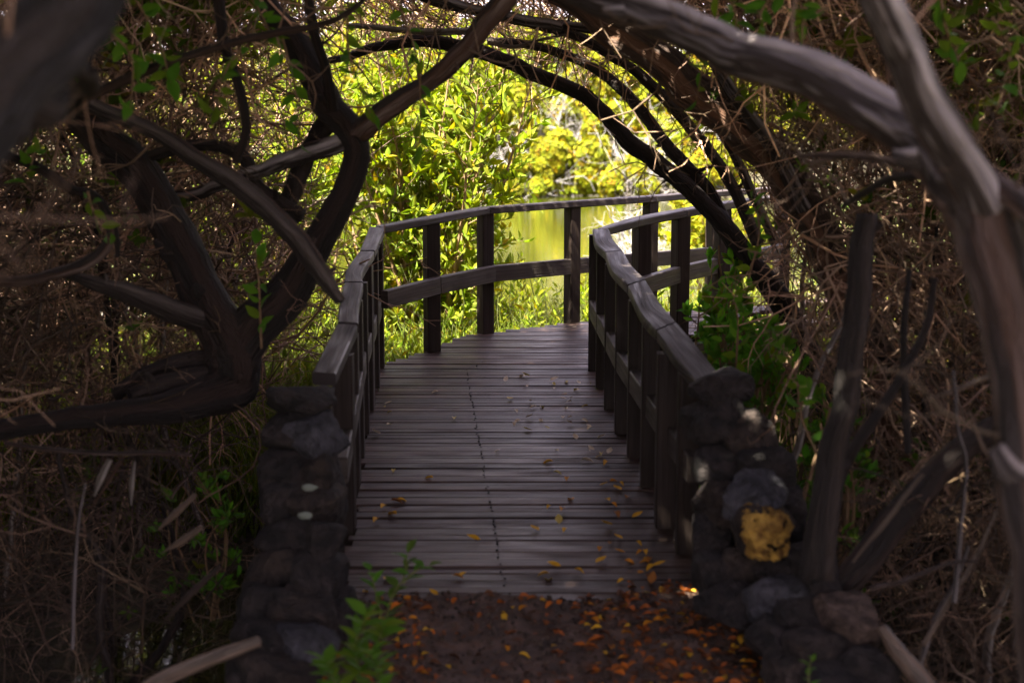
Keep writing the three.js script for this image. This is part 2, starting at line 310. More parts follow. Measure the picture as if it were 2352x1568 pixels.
{
  const xs = [], zs = [], f = (t, a, b) => Math.sign(t) * (Math.abs(t) * a + b * Math.pow(Math.abs(t), 6));
  for (let i = 0; i <= 150; i++) xs.push(f(i / 75 - 1, 16, 500));
  for (let j = 0; j <= 240; j++) { const t = j / 240; zs.push(t < 0.75 ? lerp(8, -80, t / 0.75) : -80 - 700 * Math.pow((t - 0.75) / 0.25, 3)); }
  zs.push(8.001); zs.reverse(); zs.shift(); zs.unshift(-800); 
  const zz = [...new Set(zs)].sort((a, b) => a - b); zz.push(30, 120, 400);
  const g = meshOf('ground', gridGeo(xs, zz, groundY, 1.4), M.ground, null, 'structure');
  const wz = []; for (let j = 0; j <= 20; j++) wz.push(lerp(-72, -4, j / 20));
  const wx = []; for (let j = 0; j <= 20; j++) wx.push(lerp(-45, 45, j / 20));
  meshOf('pond_water', gridGeo(wx, wz, () => WATER, 2.2), M.water, null, 'structure');
}
const pathY = (x, z) => -0.012 + 0.05 * (fbm(x * 2.2, 7, z * 2.2) - 0.5) + 0.03 * (fbm(x * 9, 2, z * 9, 2) - 0.5) - 0.75 * sstep(0.75, 1.45, Math.abs(x - 0.06) + 0.3 * (fbm(x, 5, z * 1.3) - 0.5)) + 0.035 * sstep(4.9, 5.5, -z) - 0.2 * sstep(5.55, 5.8, -z + 0.35 * (fbm(x * 4, 1, 1) - 0.5) - 0.12 * sstep(0.3, 0.7, x));
{
  const xs = [], zs = []; for (let i = 0; i <= 110; i++) xs.push(lerp(-1.7, 1.85, i / 110)); for (let j = 0; j <= 160; j++) zs.push(lerp(-6.0, 3, j / 160));
  meshOf('dirt_path', gridGeo(xs, zs, pathY, 0.8), M.soil, null, 'structure');
}

// ---------------------------------------------------------------- boardwalk deck
const edgeL = [[795, 1392], [833, 1115], [868, 846], [1000, 798], [1095, 767], [1320, 741]].map(([x, y]) => onPlane(x, y));
const edgeR = [[1612, 1392], [1480, 1115], [1363, 852], [1470, 802], [1575, 766]].map(([x, y]) => onPlane(x, y));
const along = (line, D) => { for (let i = 0; i < line.length - 1; i++) if (D <= -line[i + 1].z || i === line.length - 2) { const a = line[i], b = line[i + 1]; return lerp(a.x, b.x, (D + a.z) / (a.z - b.z)); } };
const deck = thing('boardwalk', 'dark wooden plank deck ramping up and bending right towards the pond', 'boardwalk', V(0, 0, -D0));
{
  const pitch = 0.076; let D = D0 + 0.02; const nails = [];
  for (let i = 0; D < 15.2; i++) {
    const w = pitch * rr(0.62, 1.3) - 0.0035, m = D + w / 2, xl = along(edgeL, m) - 0.03 + rr(-0.03, 0.03), xr = along(edgeR, m) + 0.04 + rr(-0.02, 0.02);
    const y = deckY(m) - 0.017 + rr(-0.003, 0.003), sk = rr(-0.006, 0.006);
    const b = beam(V(xl, y + rr(-0.003, 0.003), -m + sk), V(xr, y + rr(-0.003, 0.003), -m - sk), w, 0.034, V(rr(-0.01, 0.01), 1, SLOPE + rr(-0.03, 0.03)), 0.0035);
    meshOf('plank', b, M.plank[Math.floor(R() * 4)], deck);
    if (m < 9.6) { const c = lerp(along(edgeL, m), along(edgeR, m), 0.44 - 0.012 * (m - 7)); for (const k of [-0.25, 0.25]) { if (R() < 0.3) continue; const g = new THREE.CylinderGeometry(rr(0.004, 0.0065), 0.006, 0.006, 7); g.translate(c + rr(-0.007, 0.007), y + 0.018, -m + k * w); nails.push(g); } }
    D += w + 0.0035 + rr(-0.001, 0.002);
  }
  meshOf('nail_heads', mergeGeometries(nails), M.nail, deck, 'stuff');
  for (const s of [0.1, 0.5, 0.9]) {
    const q = (d) => V(lerp(along(edgeL, d), along(edgeR, d), s), deckY(d) - 0.115, -d);
    meshOf('joist', beam(q(5.7), q(9.4), 0.06, 0.15), M.post, deck); meshOf('joist', beam(q(9.5), q(14), 0.06, 0.15), M.post, deck);
  }
}

// ---------------------------------------------------------------- railings
const capOff = 0.835, capS = 0.114, capY = (D) => capOff + capS * (Math.min(D, 10.4) - D0);
function capBoard(L, Rr, t, parent) { // L, Rr: the two upper edges
  const cl = new THREE.CatmullRomCurve3(L), cr = new THREE.CatmullRomCurve3(Rr), n = Math.max(4, L.length * 5), rings = [];
  for (let i = 0; i <= n; i++) {
    const a = cl.getPoint(i / n), b = cr.getPoint(i / n), s = b.clone().sub(a).normalize(), e = 0.007, q = (p, x, y) => p.clone().addScaledVector(s, x).add(V(0, y, 0));
    rings.push([q(a, e, 0), q(b, -e, 0), q(b, 0, -e), q(b, 0, -t + e), q(b, -e, -t), q(a, e, -t), q(a, 0, -t + e), q(a, 0, -e)]);
  }
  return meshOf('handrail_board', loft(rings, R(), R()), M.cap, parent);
}
const capPx = (list) => list.map(([x, y]) => onPlane(x, y, capOff, capS));
function gap(L, i0, i1, trim) { // points i0..i1 with the far end pulled in, so that boards butt with a joint
  const p = L.slice(i0, i1 + 1).map((v) => v.clone()); p[p.length - 1].lerp(p[p.length - 2], trim); return p;
}
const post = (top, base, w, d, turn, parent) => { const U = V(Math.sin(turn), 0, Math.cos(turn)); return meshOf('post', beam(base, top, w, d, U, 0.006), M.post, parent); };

const railA = thing('wooden_railing', 'dark wooden railing with meandering cap along the far left side and bend', 'railing', V(-0.75, 0, -5.9));
{
  const L = capPx([[716, 854], [775, 738], [778, 702], [790, 646], [794, 621], [826, 574], [849, 518]]);
  const Q = capPx([[771, 857], [823, 741], [823, 705], [834, 646], [830, 629], [861, 574], [885, 518]]);
  for (const [a, b] of [[0, 1], [1, 3], [3, 5], [5, 6]]) { const A = gap(L, a, b, 0.05), B = gap(Q, a, b, 0.05); if (A.length < 3) { A.splice(1, 0, A[0].clone().lerp(A[1], 0.5)); B.splice(1, 0, B[0].clone().lerp(B[1], 0.5)); } capBoard(A, B, 0.055, railA); }
  const bases = [[815, 1217], [826, 1120], [836, 1054], [847, 998], [859, 944], [871, 893], [882, 846]].map(([x, y]) => onPlane(x, y));
  const tops = [];
  bases.forEach((b) => { const c = b.clone().add(V(-0.047, -0.2, -0.045)); const t = V(c.x, capY(-c.z) - 0.05, c.z); tops.push(t); post(t, c, 0.092, 0.09, rr(-0.05, 0.05), railA); });
  post(V(bases[0].x - 0.06, 0.8, -5.72), V(bases[0].x - 0.07, -0.3, -5.72), 0.1, 0.1, 0.03, railA);
  const mr = (i) => bases[i].clone().add(V(-0.055, 0.42, -0.03));
  const s = mr(0).lerp(mr(1), -0.75);
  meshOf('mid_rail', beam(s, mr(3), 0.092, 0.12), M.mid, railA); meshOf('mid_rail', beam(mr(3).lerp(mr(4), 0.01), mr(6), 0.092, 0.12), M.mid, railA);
  // round the bend
  const base2 = [[992, 809], [1115, 767], [1314, 741]].map(([x, y]) => onPlane(x, y));
  const lv = (x, y) => onLevel(x, y, capY(11));
  const ends = [onPlane(868, 519, capOff, capS)];
  const capC = [V(ends[0].x, capY(-ends[0].z), ends[0].z), ...base2.map((b) => V(b.x, capY(-b.z), b.z - 0.045)), lv(1495, 449), lv(1640, 438), lv(1800, 428)];
  capC.forEach((c, i) => { if (i > 0 && i < 4) { const v = [0, [992, 497], [1115, 475], [1314, 461]][i], q = ray(v[0], v[1]); c.y = EYE.y + q.y * (c.z / q.z); } });
  const perp = capC.map((c, i) => { const T = capC[Math.min(i + 1, capC.length - 1)].clone().sub(capC[Math.max(0, i - 1)]); return V(-T.z, 0, T.x).normalize().multiplyScalar(0.062); });
  perp[0] = V(0.02, 0, 0.058); 
  const A = capC.map((c, i) => c.clone().sub(perp[i])), B = capC.map((c, i) => c.clone().add(perp[i]));
  for (const [a, b] of [[0, 2], [2, 4], [4, 6]]) capBoard(gap(A, a, b, 0.012), gap(B, a, b, 0.012), 0.05, railA);
  const ang = [0.45, 0.6, 0.65];
  base2.forEach((b, i) => post(V(b.x, capC[i + 1].y - 0.045, b.z - 0.05), b.clone().add(V(0, -0.35, -0.05)), 0.1, 0.092, ang[i], railA));
  for (const i of [4, 5]) post(capC[i].clone().add(V(0, -0.045, 0)), V(capC[i].x, -0.3, capC[i].z), 0.1, 0.092, 0.6, railA);
  const mp = [[882, 688], [1005, 655], [1132, 628], [1362, 607], [1640, 583]].map(([x, y], i) => { const c = capC[[0, 1, 2, 3, 5][i]], q = ray(x, y), zz = c.z + 0.07 + (i === 3 ? -0.18 : 0); return V(EYE.x + q.x * zz / q.z, EYE.y + q.y * zz / q.z, zz); });
  for (const [a, b] of [[0, 1], [1, 2], [2, 3], [3, 4]]) { const T = mp[b].clone().sub(mp[a]).normalize().multiplyScalar(0.004); meshOf('mid_rail', beam(mp[a].clone().add(T), mp[b].clone().sub(T), 0.06, 0.118), M.mid, railA); }
}
const railB = thing('wooden_railing', 'dark wooden railing whose wavy cap descends to the lichen-spotted stone wall', 'railing', V(0.75, 0, -5.9));
{
  const L = capPx([[1598, 872], [1552, 820], [1507, 757], [1476, 723], [1441, 653], [1405, 616], [1390, 577], [1369, 557], [1361, 524]]);
  const Q = capPx([[1646, 850], [1608, 800], [1552, 737], [1513, 690], [1482, 640], [1451, 608], [1431, 574], [1411, 551], [1398, 524]]);
  for (const [a, b] of [[0, 2], [2, 4], [4, 6], [6, 8]]) capBoard(gap(L, a, b, 0.04), gap(Q, a, b, 0.04), 0.055, railB);
  const bases = [[1573, 1273], [1524, 1212], [1489, 1120], [1457, 1052], [1427, 998], [1402, 942], [1382, 893], [1364, 853]].map(([x, y]) => onPlane(x, y));
  bases.forEach((b) => { const c = b.clone().add(V(0.01, -0.2, -0.045)); post(V(c.x, capY(-c.z) - 0.05, c.z), c, 0.092, 0.09, rr(-0.05, 0.05), railB); });
  const mr = (i) => bases[i].clone().add(V(0.015, 0.42, -0.03)), s = mr(0).lerp(mr(1), -0.4);
  meshOf('mid_rail', beam(s, mr(4), 0.098, 0.12), M.mid, railB); meshOf('mid_rail', beam(mr(4).lerp(mr(5), 0.01), mr(7), 0.098, 0.12), M.mid, railB);
  const c0 = onPlane(1380, 524, capOff, capS), lv = (x, y, D) => { const q = ray(x, y); return q.multiplyScalar(D / -q.z).add(EYE); };
  const capC = [c0, lv(1475, 498, 10.0), lv(1565, 481, 10.35), lv(1660, 464, 10.9), lv(1800, 446, 12.1)];
  const A = capC.map((c, i) => c.clone().add(V(-0.04, 0.0, -0.05).multiplyScalar(i ? 1 : 0.5))), B = capC.map((c, i) => c.clone().add(V(0.04, 0.0, 0.05).multiplyScalar(i ? 1 : 0.5)));
  capBoard(gap(A, 0, 2, 0.01), gap(B, 0, 2, 0.01), 0.055, railB); capBoard(A.slice(2), B.slice(2), 0.055, railB);
  for (const i of [1, 2, 3, 4]) post(V(capC[i].x, capC[i].y - 0.05, capC[i].z), V(capC[i].x, -0.3, capC[i].z), 0.11, 0.1, 0.5, railB);
  const m0 = capC[0].clone().add(V(0.03, -0.46, 0)), m1 = capC[2].clone().add(V(-0.03, -0.47, 0.05)), m2 = capC[4].clone().add(V(0, -0.47, 0.05));
  meshOf('mid_rail', beam(m0, m1, 0.06, 0.118), M.mid, railB); meshOf('mid_rail', beam(m1.clone().lerp(m2, 0.01), m2, 0.06, 0.118), M.mid, railB);
}

// ---------------------------------------------------------------- stone walls at the mouth of the boardwalk
const wallR = thing('stone_wall', 'rough dark stone wall stepping down on the right, one stone with mustard lichen', 'stone wall', P(1700, 1420, 5.1).setY(0));
const stoneAt = (w, x, y, d, rx, ry, m, parent) => { const k = d / FL; return meshOf('stone', stoneGeo(P(x, y, d), rx * k, ry * k, rr(0.11, 0.15)), M.stone[m], w); };
let lichenStone;
for (const [x, y, d, rx, ry, m] of [
  [1655, 885, 5.75, 62, 32, 0], [1640, 965, 5.75, 58, 48, 0], [1712, 990, 5.72, 62, 55, 1], [1650, 1060, 5.7, 60, 55, 0], [1750, 1075, 5.6, 68, 50, 0], [1668, 1150, 5.62, 62, 55, 1], [1790, 1175, 5.55, 62, 60, 0],
  [1742, 1135, 5.42, 60, 48, 2], [1640, 1235, 5.6, 55, 55, 0], [1655, 1320, 5.45, 62, 60, 0], [1725, 1300, 5.4, 60, 55, 1], [1800, 1300, 5.3, 75, 45, 0], [1870, 1330, 5.2, 70, 60, 0], [1700, 1385, 5.3, 75, 50, 0], [1780, 1385, 5.15, 70, 60, 2],
  [1860, 1420, 5.05, 75, 60, 0], [1955, 1445, 4.95, 70, 62, 3], [1790, 1470, 5.0, 70, 50, 0], [1890, 1510, 4.85, 85, 60, 1], [1990, 1540, 4.8, 75, 60, 0], [1820, 1550, 4.8, 60, 45, 1], [1940, 1600, 4.65, 90, 55, 0],
  [1690, 1230, 5.7, 80, 70, 0], [1760, 1230, 5.75, 80, 70, 0], [1830, 1390, 5.5, 90, 70, 0]]) stoneAt(wallR, x, y, d, rx, ry, m);
{
  lichenStone = stoneAt(wallR, 1752, 1220, 5.3, 62, 58, 1);
  const c = P(1752, 1214, 5.3), g = new THREE.IcosahedronGeometry(1, 30), p = g.attributes.position, keep = [], uv = [], k = 5.3 / FL;
  for (let i = 0; i < p.count; i += 3) {
    const vs = [0, 1, 2].map((j) => V(p.getX(i + j), p.getY(i + j), p.getZ(i + j))), m = vs[0].clone().add(vs[1]).add(vs[2]).divideScalar(3);
    const crease = Math.exp(-Math.pow((m.y + 0.3 - 0.25 * m.x + 0.5 * (fbm(m.x * 3, 4, m.z * 3, 2) - 0.5)) / 0.09, 2)) * sstep(-0.5, 0.1, m.x);
    if (m.z * 0.7 + 2.1 * (fbm(m.x * 2.1 + 9, m.y * 2.1, m.z * 2.1, 4) - 0.5) + 0.5 * (fbm(m.x * 14, m.y * 14, m.z * 14, 2) - 0.5) - crease < 0.24) continue;
    for (const v of vs) { const s = 1.0 + 0.3 * (fbm(v.x * 2.2 + 3, v.y * 3.2, v.z * 2.2, 3) - 0.5) + 0.2 * (fbm(v.x * 13, v.y * 13, v.z * 13, 4) - 0.5), e = Math.pow(Math.pow(Math.abs(v.x), 3) + Math.pow(Math.abs(v.y), 3) + Math.pow(Math.abs(v.z), 3), -1 / 3); keep.push(c.x + v.x * e * s * 58 * k, c.y + v.y * e * s * 60 * k, c.z + v.z * e * s * 0.165); uv.push((c.x + v.x * 0.1) / 0.2, (c.y + v.y * 0.1) / 0.2); }
  }
  const q = geo(keep, [...Array(keep.length / 3).keys()], uv), lm = new THREE.Mesh(toCreasedNormals(q, 1.4), M.lichen); lm.name = 'lichen'; lm.castShadow = lm.receiveShadow = true; lm.userData.label = 'mustard yellow crust of lichen'; lichenStone.add(lm);
}
const wallL = thing('stone_wall', 'near-black stone pillar with two pale lichen spots at the left railing end', 'stone wall', P(680, 1400, 5.4).setY(0));
for (const [x, y, d, rx, ry, m] of [[692, 922, 5.75, 78, 34, 0], [660, 990, 5.75, 60, 50, 0], [728, 1000, 5.72, 55, 50, 2], [665, 1075, 5.7, 62, 50, 0], [735, 1080, 5.7, 50, 50, 1], [650, 1150, 5.65, 62, 52, 0], [720, 1160, 5.6, 60, 45, 1], [655, 1235, 5.55, 68, 50, 0],
  [735, 1240, 5.5, 55, 50, 0], [640, 1315, 5.45, 72, 55, 1], [720, 1325, 5.4, 62, 52, 0], [620, 1400, 5.3, 75, 55, 0], [705, 1405, 5.25, 68, 52, 1], [615, 1480, 5.15, 78, 55, 0], [700, 1480, 5.1, 72, 50, 2], [640, 1555, 4.95, 85, 52, 1], [575, 1540, 5.05, 60, 50, 0], [700, 1120, 5.85, 90, 90, 0], [690, 1260, 5.75, 90, 80, 0], [760, 1420, 5.4, 45, 60, 0]]) {
  const s = stoneAt(wallL, x, y, d, rx, ry, m);
  if ((x === 720 && y === 1160) || (x === 735 && y === 1240)) {
    const g = new THREE.SphereGeometry(0.02, 20, 14), gp = g.attributes.position; for (let i = 0; i < gp.count; i++) { const f = 0.55 + 1.1 * fbm(gp.getX(i) * 70 + x, gp.getY(i) * 70 + y, gp.getZ(i) * 70, 3); gp.setXYZ(i, gp.getX(i) * 1.3 * f, gp.getY(i) * 0.6 * f, gp.getZ(i) * 0.6 * f); } g.computeVertexNormals(); const c = P(x === 720 ? 712 : 700, x === 720 ? 1119 : 1184, d - 0.17); g.translate(c.x, c.y, c.z);
    const l = new THREE.Mesh(g, M.paleLichen); l.name = 'lichen'; l.castShadow = l.receiveShadow = true; s.add(l);
  }
}

// ---------------------------------------------------------------- trees with big limbs
const LTW = [0, 1, 2].map((i) => spray(3 + i, 0.013, 1.0, 0.16));
function part(name, pts, mat, parent, o) {
  const q = px(pts), m = meshOf(name, limb(q, o), mat, parent), c = new THREE.CatmullRomCurve3(q.map((p) => p[0]), false, 'centripetal'), L = c.getLength(), n = Math.round(L * 3.2), tw = [], cl = [], kn = [];
  for (let i = 0; i < n; i++) {
    const t = rr(0.06, 0.96), p = c.getPoint(t), T = c.getTangent(t), f = t * (q.length - 1), k = Math.min(q.length - 2, Math.floor(f)), r = lerp(q[k][1], q[k + 1][1], f - k), d = dir(); d.addScaledVector(T, -d.dot(T)).normalize();
    if (i % 3 === 0 && r > 0.02) { const a = p.clone().addScaledVector(d, r * 0.5), l = r * (r > 0.06 ? rr(1.05, 1.25) : rr(1.3, 2.2)); kn.push(limb([[a, r * 0.5], [p.clone().addScaledVector(d, r * 0.95).addScaledVector(T, r * 0.15), r * rr(0.3, 0.42)], [p.clone().addScaledVector(d, l).addScaledVector(T, r * rr(0.2, 0.8)), r * rr(0.12, 0.22)]], { n: 8, seg: 7, end: 0.15, wob: 0 })); }
    else { tw.push(M4(p.clone().addScaledVector(d, r * 0.6), UPQ(d.clone().addScaledVector(T, rr(0.2, 1.2)).add(V(0, -0.15, 0))), rr(0.18, 0.5))); cl.push(tint(0.25, 0.9, 0.2)); }
  }
  kn.forEach((g) => meshOf('stub', g, mat, parent));
  if (tw.length) scatter('twigs', LTW[n % 3], M.twig, tw, cl, parent);
  return m;
}
const treeL = thing('twisted_tree', 'dark twisted tree beside the left railing, its forked limbs crossing the opening', 'tree', P(530, 980, 6.6).setY(-0.5));
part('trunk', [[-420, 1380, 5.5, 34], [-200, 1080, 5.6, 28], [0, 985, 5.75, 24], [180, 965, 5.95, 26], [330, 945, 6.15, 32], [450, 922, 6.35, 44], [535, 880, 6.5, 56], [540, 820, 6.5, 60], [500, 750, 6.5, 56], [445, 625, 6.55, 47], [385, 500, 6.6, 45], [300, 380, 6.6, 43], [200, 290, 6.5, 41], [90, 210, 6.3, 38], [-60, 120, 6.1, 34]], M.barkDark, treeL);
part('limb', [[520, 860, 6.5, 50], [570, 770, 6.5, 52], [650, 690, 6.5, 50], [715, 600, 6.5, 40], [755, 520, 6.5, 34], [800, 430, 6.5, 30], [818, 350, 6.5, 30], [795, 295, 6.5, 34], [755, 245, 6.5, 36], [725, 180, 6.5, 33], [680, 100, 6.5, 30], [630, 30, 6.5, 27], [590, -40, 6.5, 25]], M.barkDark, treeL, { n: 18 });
part('limb', [[790, 322, 6.55, 18], [825, 298, 6.47, 25], [855, 280, 6.4, 26], [905, 250, 6.35, 25], [965, 205, 6.3, 23], [1020, 155, 6.25, 22], [1065, 112, 6.2, 22], [1110, 62, 6.15, 23], [1160, 5, 6.1, 25], [1200, -50, 6.1, 26]], M.barkGrey, treeL, { n: 18, lump: 0.22 });
part('limb', [[815, 312, 6.5, 24], [760, 335, 6.5, 22], [705, 352, 6.55, 20], [640, 375, 6.6, 19], [560, 400, 6.7, 17], [470, 440, 6.9, 15], [380, 450, 7.1, 12]], M.barkGrey, treeL);
part('limb', [[782, 692, 5.95, 13], [745, 630, 5.95, 22], [690, 560, 5.95, 25], [620, 485, 6.0, 24], [540, 415, 6.05, 22], [450, 360, 6.1, 20], [350, 300, 6.1, 19], [230, 250, 6.1, 18], [100, 190, 6.1, 17], [-30, 140, 6.0, 16]], M.bark, treeL);
part('limb', [[690, 500, 6.7, 18], [640, 470, 6.7, 20], [590, 420, 6.7, 18], [560, 360, 6.7, 16], [480, 330, 6.7, 15], [380, 345, 6.6, 14], [290, 380, 6.6, 12]], M.barkDark, treeL);
part('limb', [[655, 480, 6.8, 22], [680, 420, 6.8, 22], [712, 350, 6.75, 22], [750, 285, 6.6, 24], [775, 270, 6.5, 24]], M.barkDark, treeL);
part('limb', [[500, 760, 6.55, 20], [450, 732, 6.42, 27], [390, 712, 6.3, 26], [310, 675, 6.2, 24], [220, 645, 6.2, 17], [150, 630, 6.2, 9]], M.bark, treeL);
part('limb', [[530, 860, 6.55, 30], [470, 862, 6.5, 32], [390, 880, 6.4, 28], [300, 905, 6.3, 22]], M.barkDark, treeL);
part('limb', [[530, 830, 6.6, 26], [430, 830, 6.6, 24], [350, 855, 6.6, 20], [270, 910, 6.6, 16]], M.barkDark, treeL);
part('branch', [[200, 225, 5.6, 10], [300, 175, 5.6, 12], [420, 130, 5.6, 11], [540, 97, 5.6, 10], [640, 75, 5.6, 9], [760, 48, 5.6, 7], [830, 5, 5.6, 6], [860, -30, 5.6, 5]], M.bark, treeL, { n: 8 });
part('branch', [[500, -30, 5.9, 14], [520, 110, 5.9, 13], [552, 200, 5.95, 12], [566, 290, 6, 11], [545, 370, 6.05, 10]], M.barkDark, treeL, { n: 8 });
part('branch', [[705, -30, 6, 12], [722, 70, 6, 12], [745, 150, 6.1, 12], [765, 250, 6.3, 13]], M.barkDark, treeL, { n: 8 });
part('branch', [[0, 350, 5.9, 10], [90, 385, 5.9, 12], [160, 430, 5.9, 12], [220, 450, 6, 10], [260, 520, 6, 8], [270, 590, 6, 6]], M.barkDark, treeL, { n: 8 });

const treeN = thing('leaning_tree', 'blurred black limb leaning across the upper left corner, closest to the viewer', 'tree', V(-1.25, -0.3, -1.6));
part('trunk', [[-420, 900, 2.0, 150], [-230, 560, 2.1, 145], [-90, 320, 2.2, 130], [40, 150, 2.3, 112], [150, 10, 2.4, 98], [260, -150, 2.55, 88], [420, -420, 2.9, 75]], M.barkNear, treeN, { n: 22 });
part('branch', [[140, 130, 2.6, 22], [200, 190, 3.4, 24], [150, 260, 4.2, 22]], M.barkDark, treeN, { n: 8 });

const treeR = thing('grey_barked_tree', 'big grey-barked tree forking across the whole upper right side', 'tree', P(2420, 1500, 3.2).setY(-0.4));
part('trunk', [[2450, 1600, 3.1, 105], [2425, 1300, 3.15, 102], [2400, 1050, 3.2, 98], [2365, 850, 3.25, 92], [2325, 690, 3.3, 87], [2282, 540, 3.35, 84], [2225, 440, 3.39, 72], [2170, 385, 3.43, 58]], M.barkRough, treeR, { n: 24, lump: 0.26 });
part('limb', [[2330, 700, 3.36, 50], [2290, 570, 3.36, 74], [2255, 490, 3.37, 76], [2215, 430, 3.4, 76], [2125, 340, 3.5, 66], [2010, 250, 3.6, 60], [1880, 185, 3.7, 55], [1740, 130, 3.85, 54], [1580, 70, 4.0, 50], [1430, 15, 4.2, 46], [1270, -50, 4.4, 42]], M.barkGrey, treeR, { n: 24, lump: 0.2 });
part('limb', [[2320, 640, 3.36, 40], [2275, 510, 3.36, 60], [2215, 390, 3.3, 52], [2150, 270, 3.25, 50], [2090, 160, 3.2, 48], [2040, 60, 3.15, 46], [1990, -60, 3.1, 44]], M.barkGrey, treeR, { n: 20, lump: 0.22 });
part('limb', [[2230, 385, 3.4, 26], [2300, 430, 3.3, 30], [2370, 480, 3.2, 32], [2470, 560, 3.1, 34]], M.barkGrey, treeR, { n: 14 });
part('branch', [[2235, 470, 3.6, 16], [2150, 400, 3.9, 13], [2060, 405, 4.1, 11], [1990, 440, 4.3, 9], [1935, 470, 4.5, 6]], M.bark, treeR, { n: 8 });
part('branch', [[2110, 388, 4.1, 9], [2010, 362, 4.2, 10], [1920, 355, 4.3, 9], [1835, 358, 4.4, 6]], M.barkRed, treeR, { n: 8 });

const arch = thing('arching_tree', 'dark tree on the right arching its bare limbs over the boardwalk bend', 'tree', P(1900, 1000, 8.6).setY(-0.5));
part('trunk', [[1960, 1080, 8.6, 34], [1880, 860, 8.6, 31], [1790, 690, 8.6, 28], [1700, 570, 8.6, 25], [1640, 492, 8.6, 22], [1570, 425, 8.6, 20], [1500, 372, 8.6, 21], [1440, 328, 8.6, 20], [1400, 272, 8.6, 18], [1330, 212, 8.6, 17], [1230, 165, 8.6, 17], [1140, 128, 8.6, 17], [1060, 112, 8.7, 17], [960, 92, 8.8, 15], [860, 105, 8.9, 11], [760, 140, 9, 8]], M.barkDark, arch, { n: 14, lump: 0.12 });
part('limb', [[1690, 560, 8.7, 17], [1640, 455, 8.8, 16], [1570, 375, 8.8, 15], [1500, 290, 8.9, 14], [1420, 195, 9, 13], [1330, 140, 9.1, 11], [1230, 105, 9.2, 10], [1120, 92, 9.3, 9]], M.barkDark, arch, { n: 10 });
part('limb', [[1740, 560, 8.4, 15], [1690, 440, 8.4, 14], [1610, 320, 8.4, 13], [1500, 200, 8.4, 13], [1390, 115, 8.4, 12], [1290, 70, 8.4, 11], [1150, 40, 8.4, 10], [1000, 5, 8.4, 10], [940, -20, 8.4, 9]], M.bark, arch, { n: 10 });
part('limb', [[1780, 560, 8.2, 12], [1720, 420, 8.2, 11], [1640, 280, 8.2, 10], [1540, 170, 8.2, 9], [1420, 90, 8.2, 9], [1330, 62, 8.2, 11], [1240, 50, 8.2, 11]], M.barkGrey, arch, { n: 8 });
part('branch', [[1290, 62, 8, 12], [1180, 40, 8, 12], [1060, 15, 8, 11], [990, -5, 8, 10]], M.barkGrey, arch, { n: 8 });
part('branch', [[1080, 70, 8.2, 9], [980, 72, 8.2, 8], [880, 66, 8.3, 7], [800, 60, 8.4, 6]], M.stick, arch, { n: 7 });
part('branch', [[1560, 372, 8.7, 8], [1600, 392, 8.7, 5], [1640, 380, 8.7, 4]], M.barkDark, arch, { n: 7 });
part('branch', [[1120, 98, 8.1, 5], [1180, 108, 8.1, 5], [1240, 92, 8.1, 4], [1300, 80, 8.1, 3]], M.stick, arch, { n: 6 });
const shag = thing('shaggy_trunk', 'reddish shaggy leaning trunk hung with dead fibres behind the arching limbs', 'tree', P(2010, 900, 7.5).setY(-0.4));
part('trunk', [[2120, 1150, 7.4, 46], [2010, 850, 7.5, 44], [1930, 660, 7.5, 42], [1860, 500, 7.5, 40], [1780, 375, 7.5, 42], [1690, 285, 7.5, 42], [1580, 190, 7.5, 40], [1470, 105, 7.5, 38], [1370, 40, 7.6, 32], [1270, -20, 7.7, 26]], M.barkRed, shag, { n: 18, lump: 0.3 });
part('limb', [[1850, 480, 7.4, 20], [1770, 330, 7.3, 18], [1690, 220, 7.2, 16], [1640, 140, 7.2, 13]], M.barkGrey, shag, { n: 10 });
const snag = thing('broken_stump', 'straight black broken stump standing in the undergrowth behind the stone wall', 'dead tree', P(1890, 1230, 4.9).setY(-0.4));
part('trunk', [[1880, 1330, 4.85, 40], [1905, 1130, 4.85, 34], [1930, 950, 4.85, 31], [1955, 780, 4.85, 30], [1975, 620, 4.85, 29], [1990, 492, 4.85, 27]], M.barkDark, snag, { n: 16, end: 0.05, lump: 0.1 });

// ---------------------------------------------------------------- thickets of dead twigs
const SPR = [0, 1, 2, 3, 4, 5].map((i) => spray(5 + i % 3, 0.0085, 1.0, 0.16));
const WH = [whorl(5, 0.2), whorl(6, 0.17), whorl(4, 0.23)];
const LEAF = leafGeo(0.19);
function inTunnel(p, m = 0) {
  const D = -p.z; if (D > 11.6) return false;
  if (D < 5.2) return Math.abs(p.x) < 2.1 + (5.2 - D) * 0.05 && p.y < 3.1;
  const xl = -1.12 - 0.06 * (D - 5) - m, yt = 2.52 + m, xr = Math.min(1.22 + 0.14 * (D - 8), 0.5 + Math.max(0, 2.5 - p.y) * 0.85) + m;
  return p.x > xl && p.y < yt && p.x < xr;
}
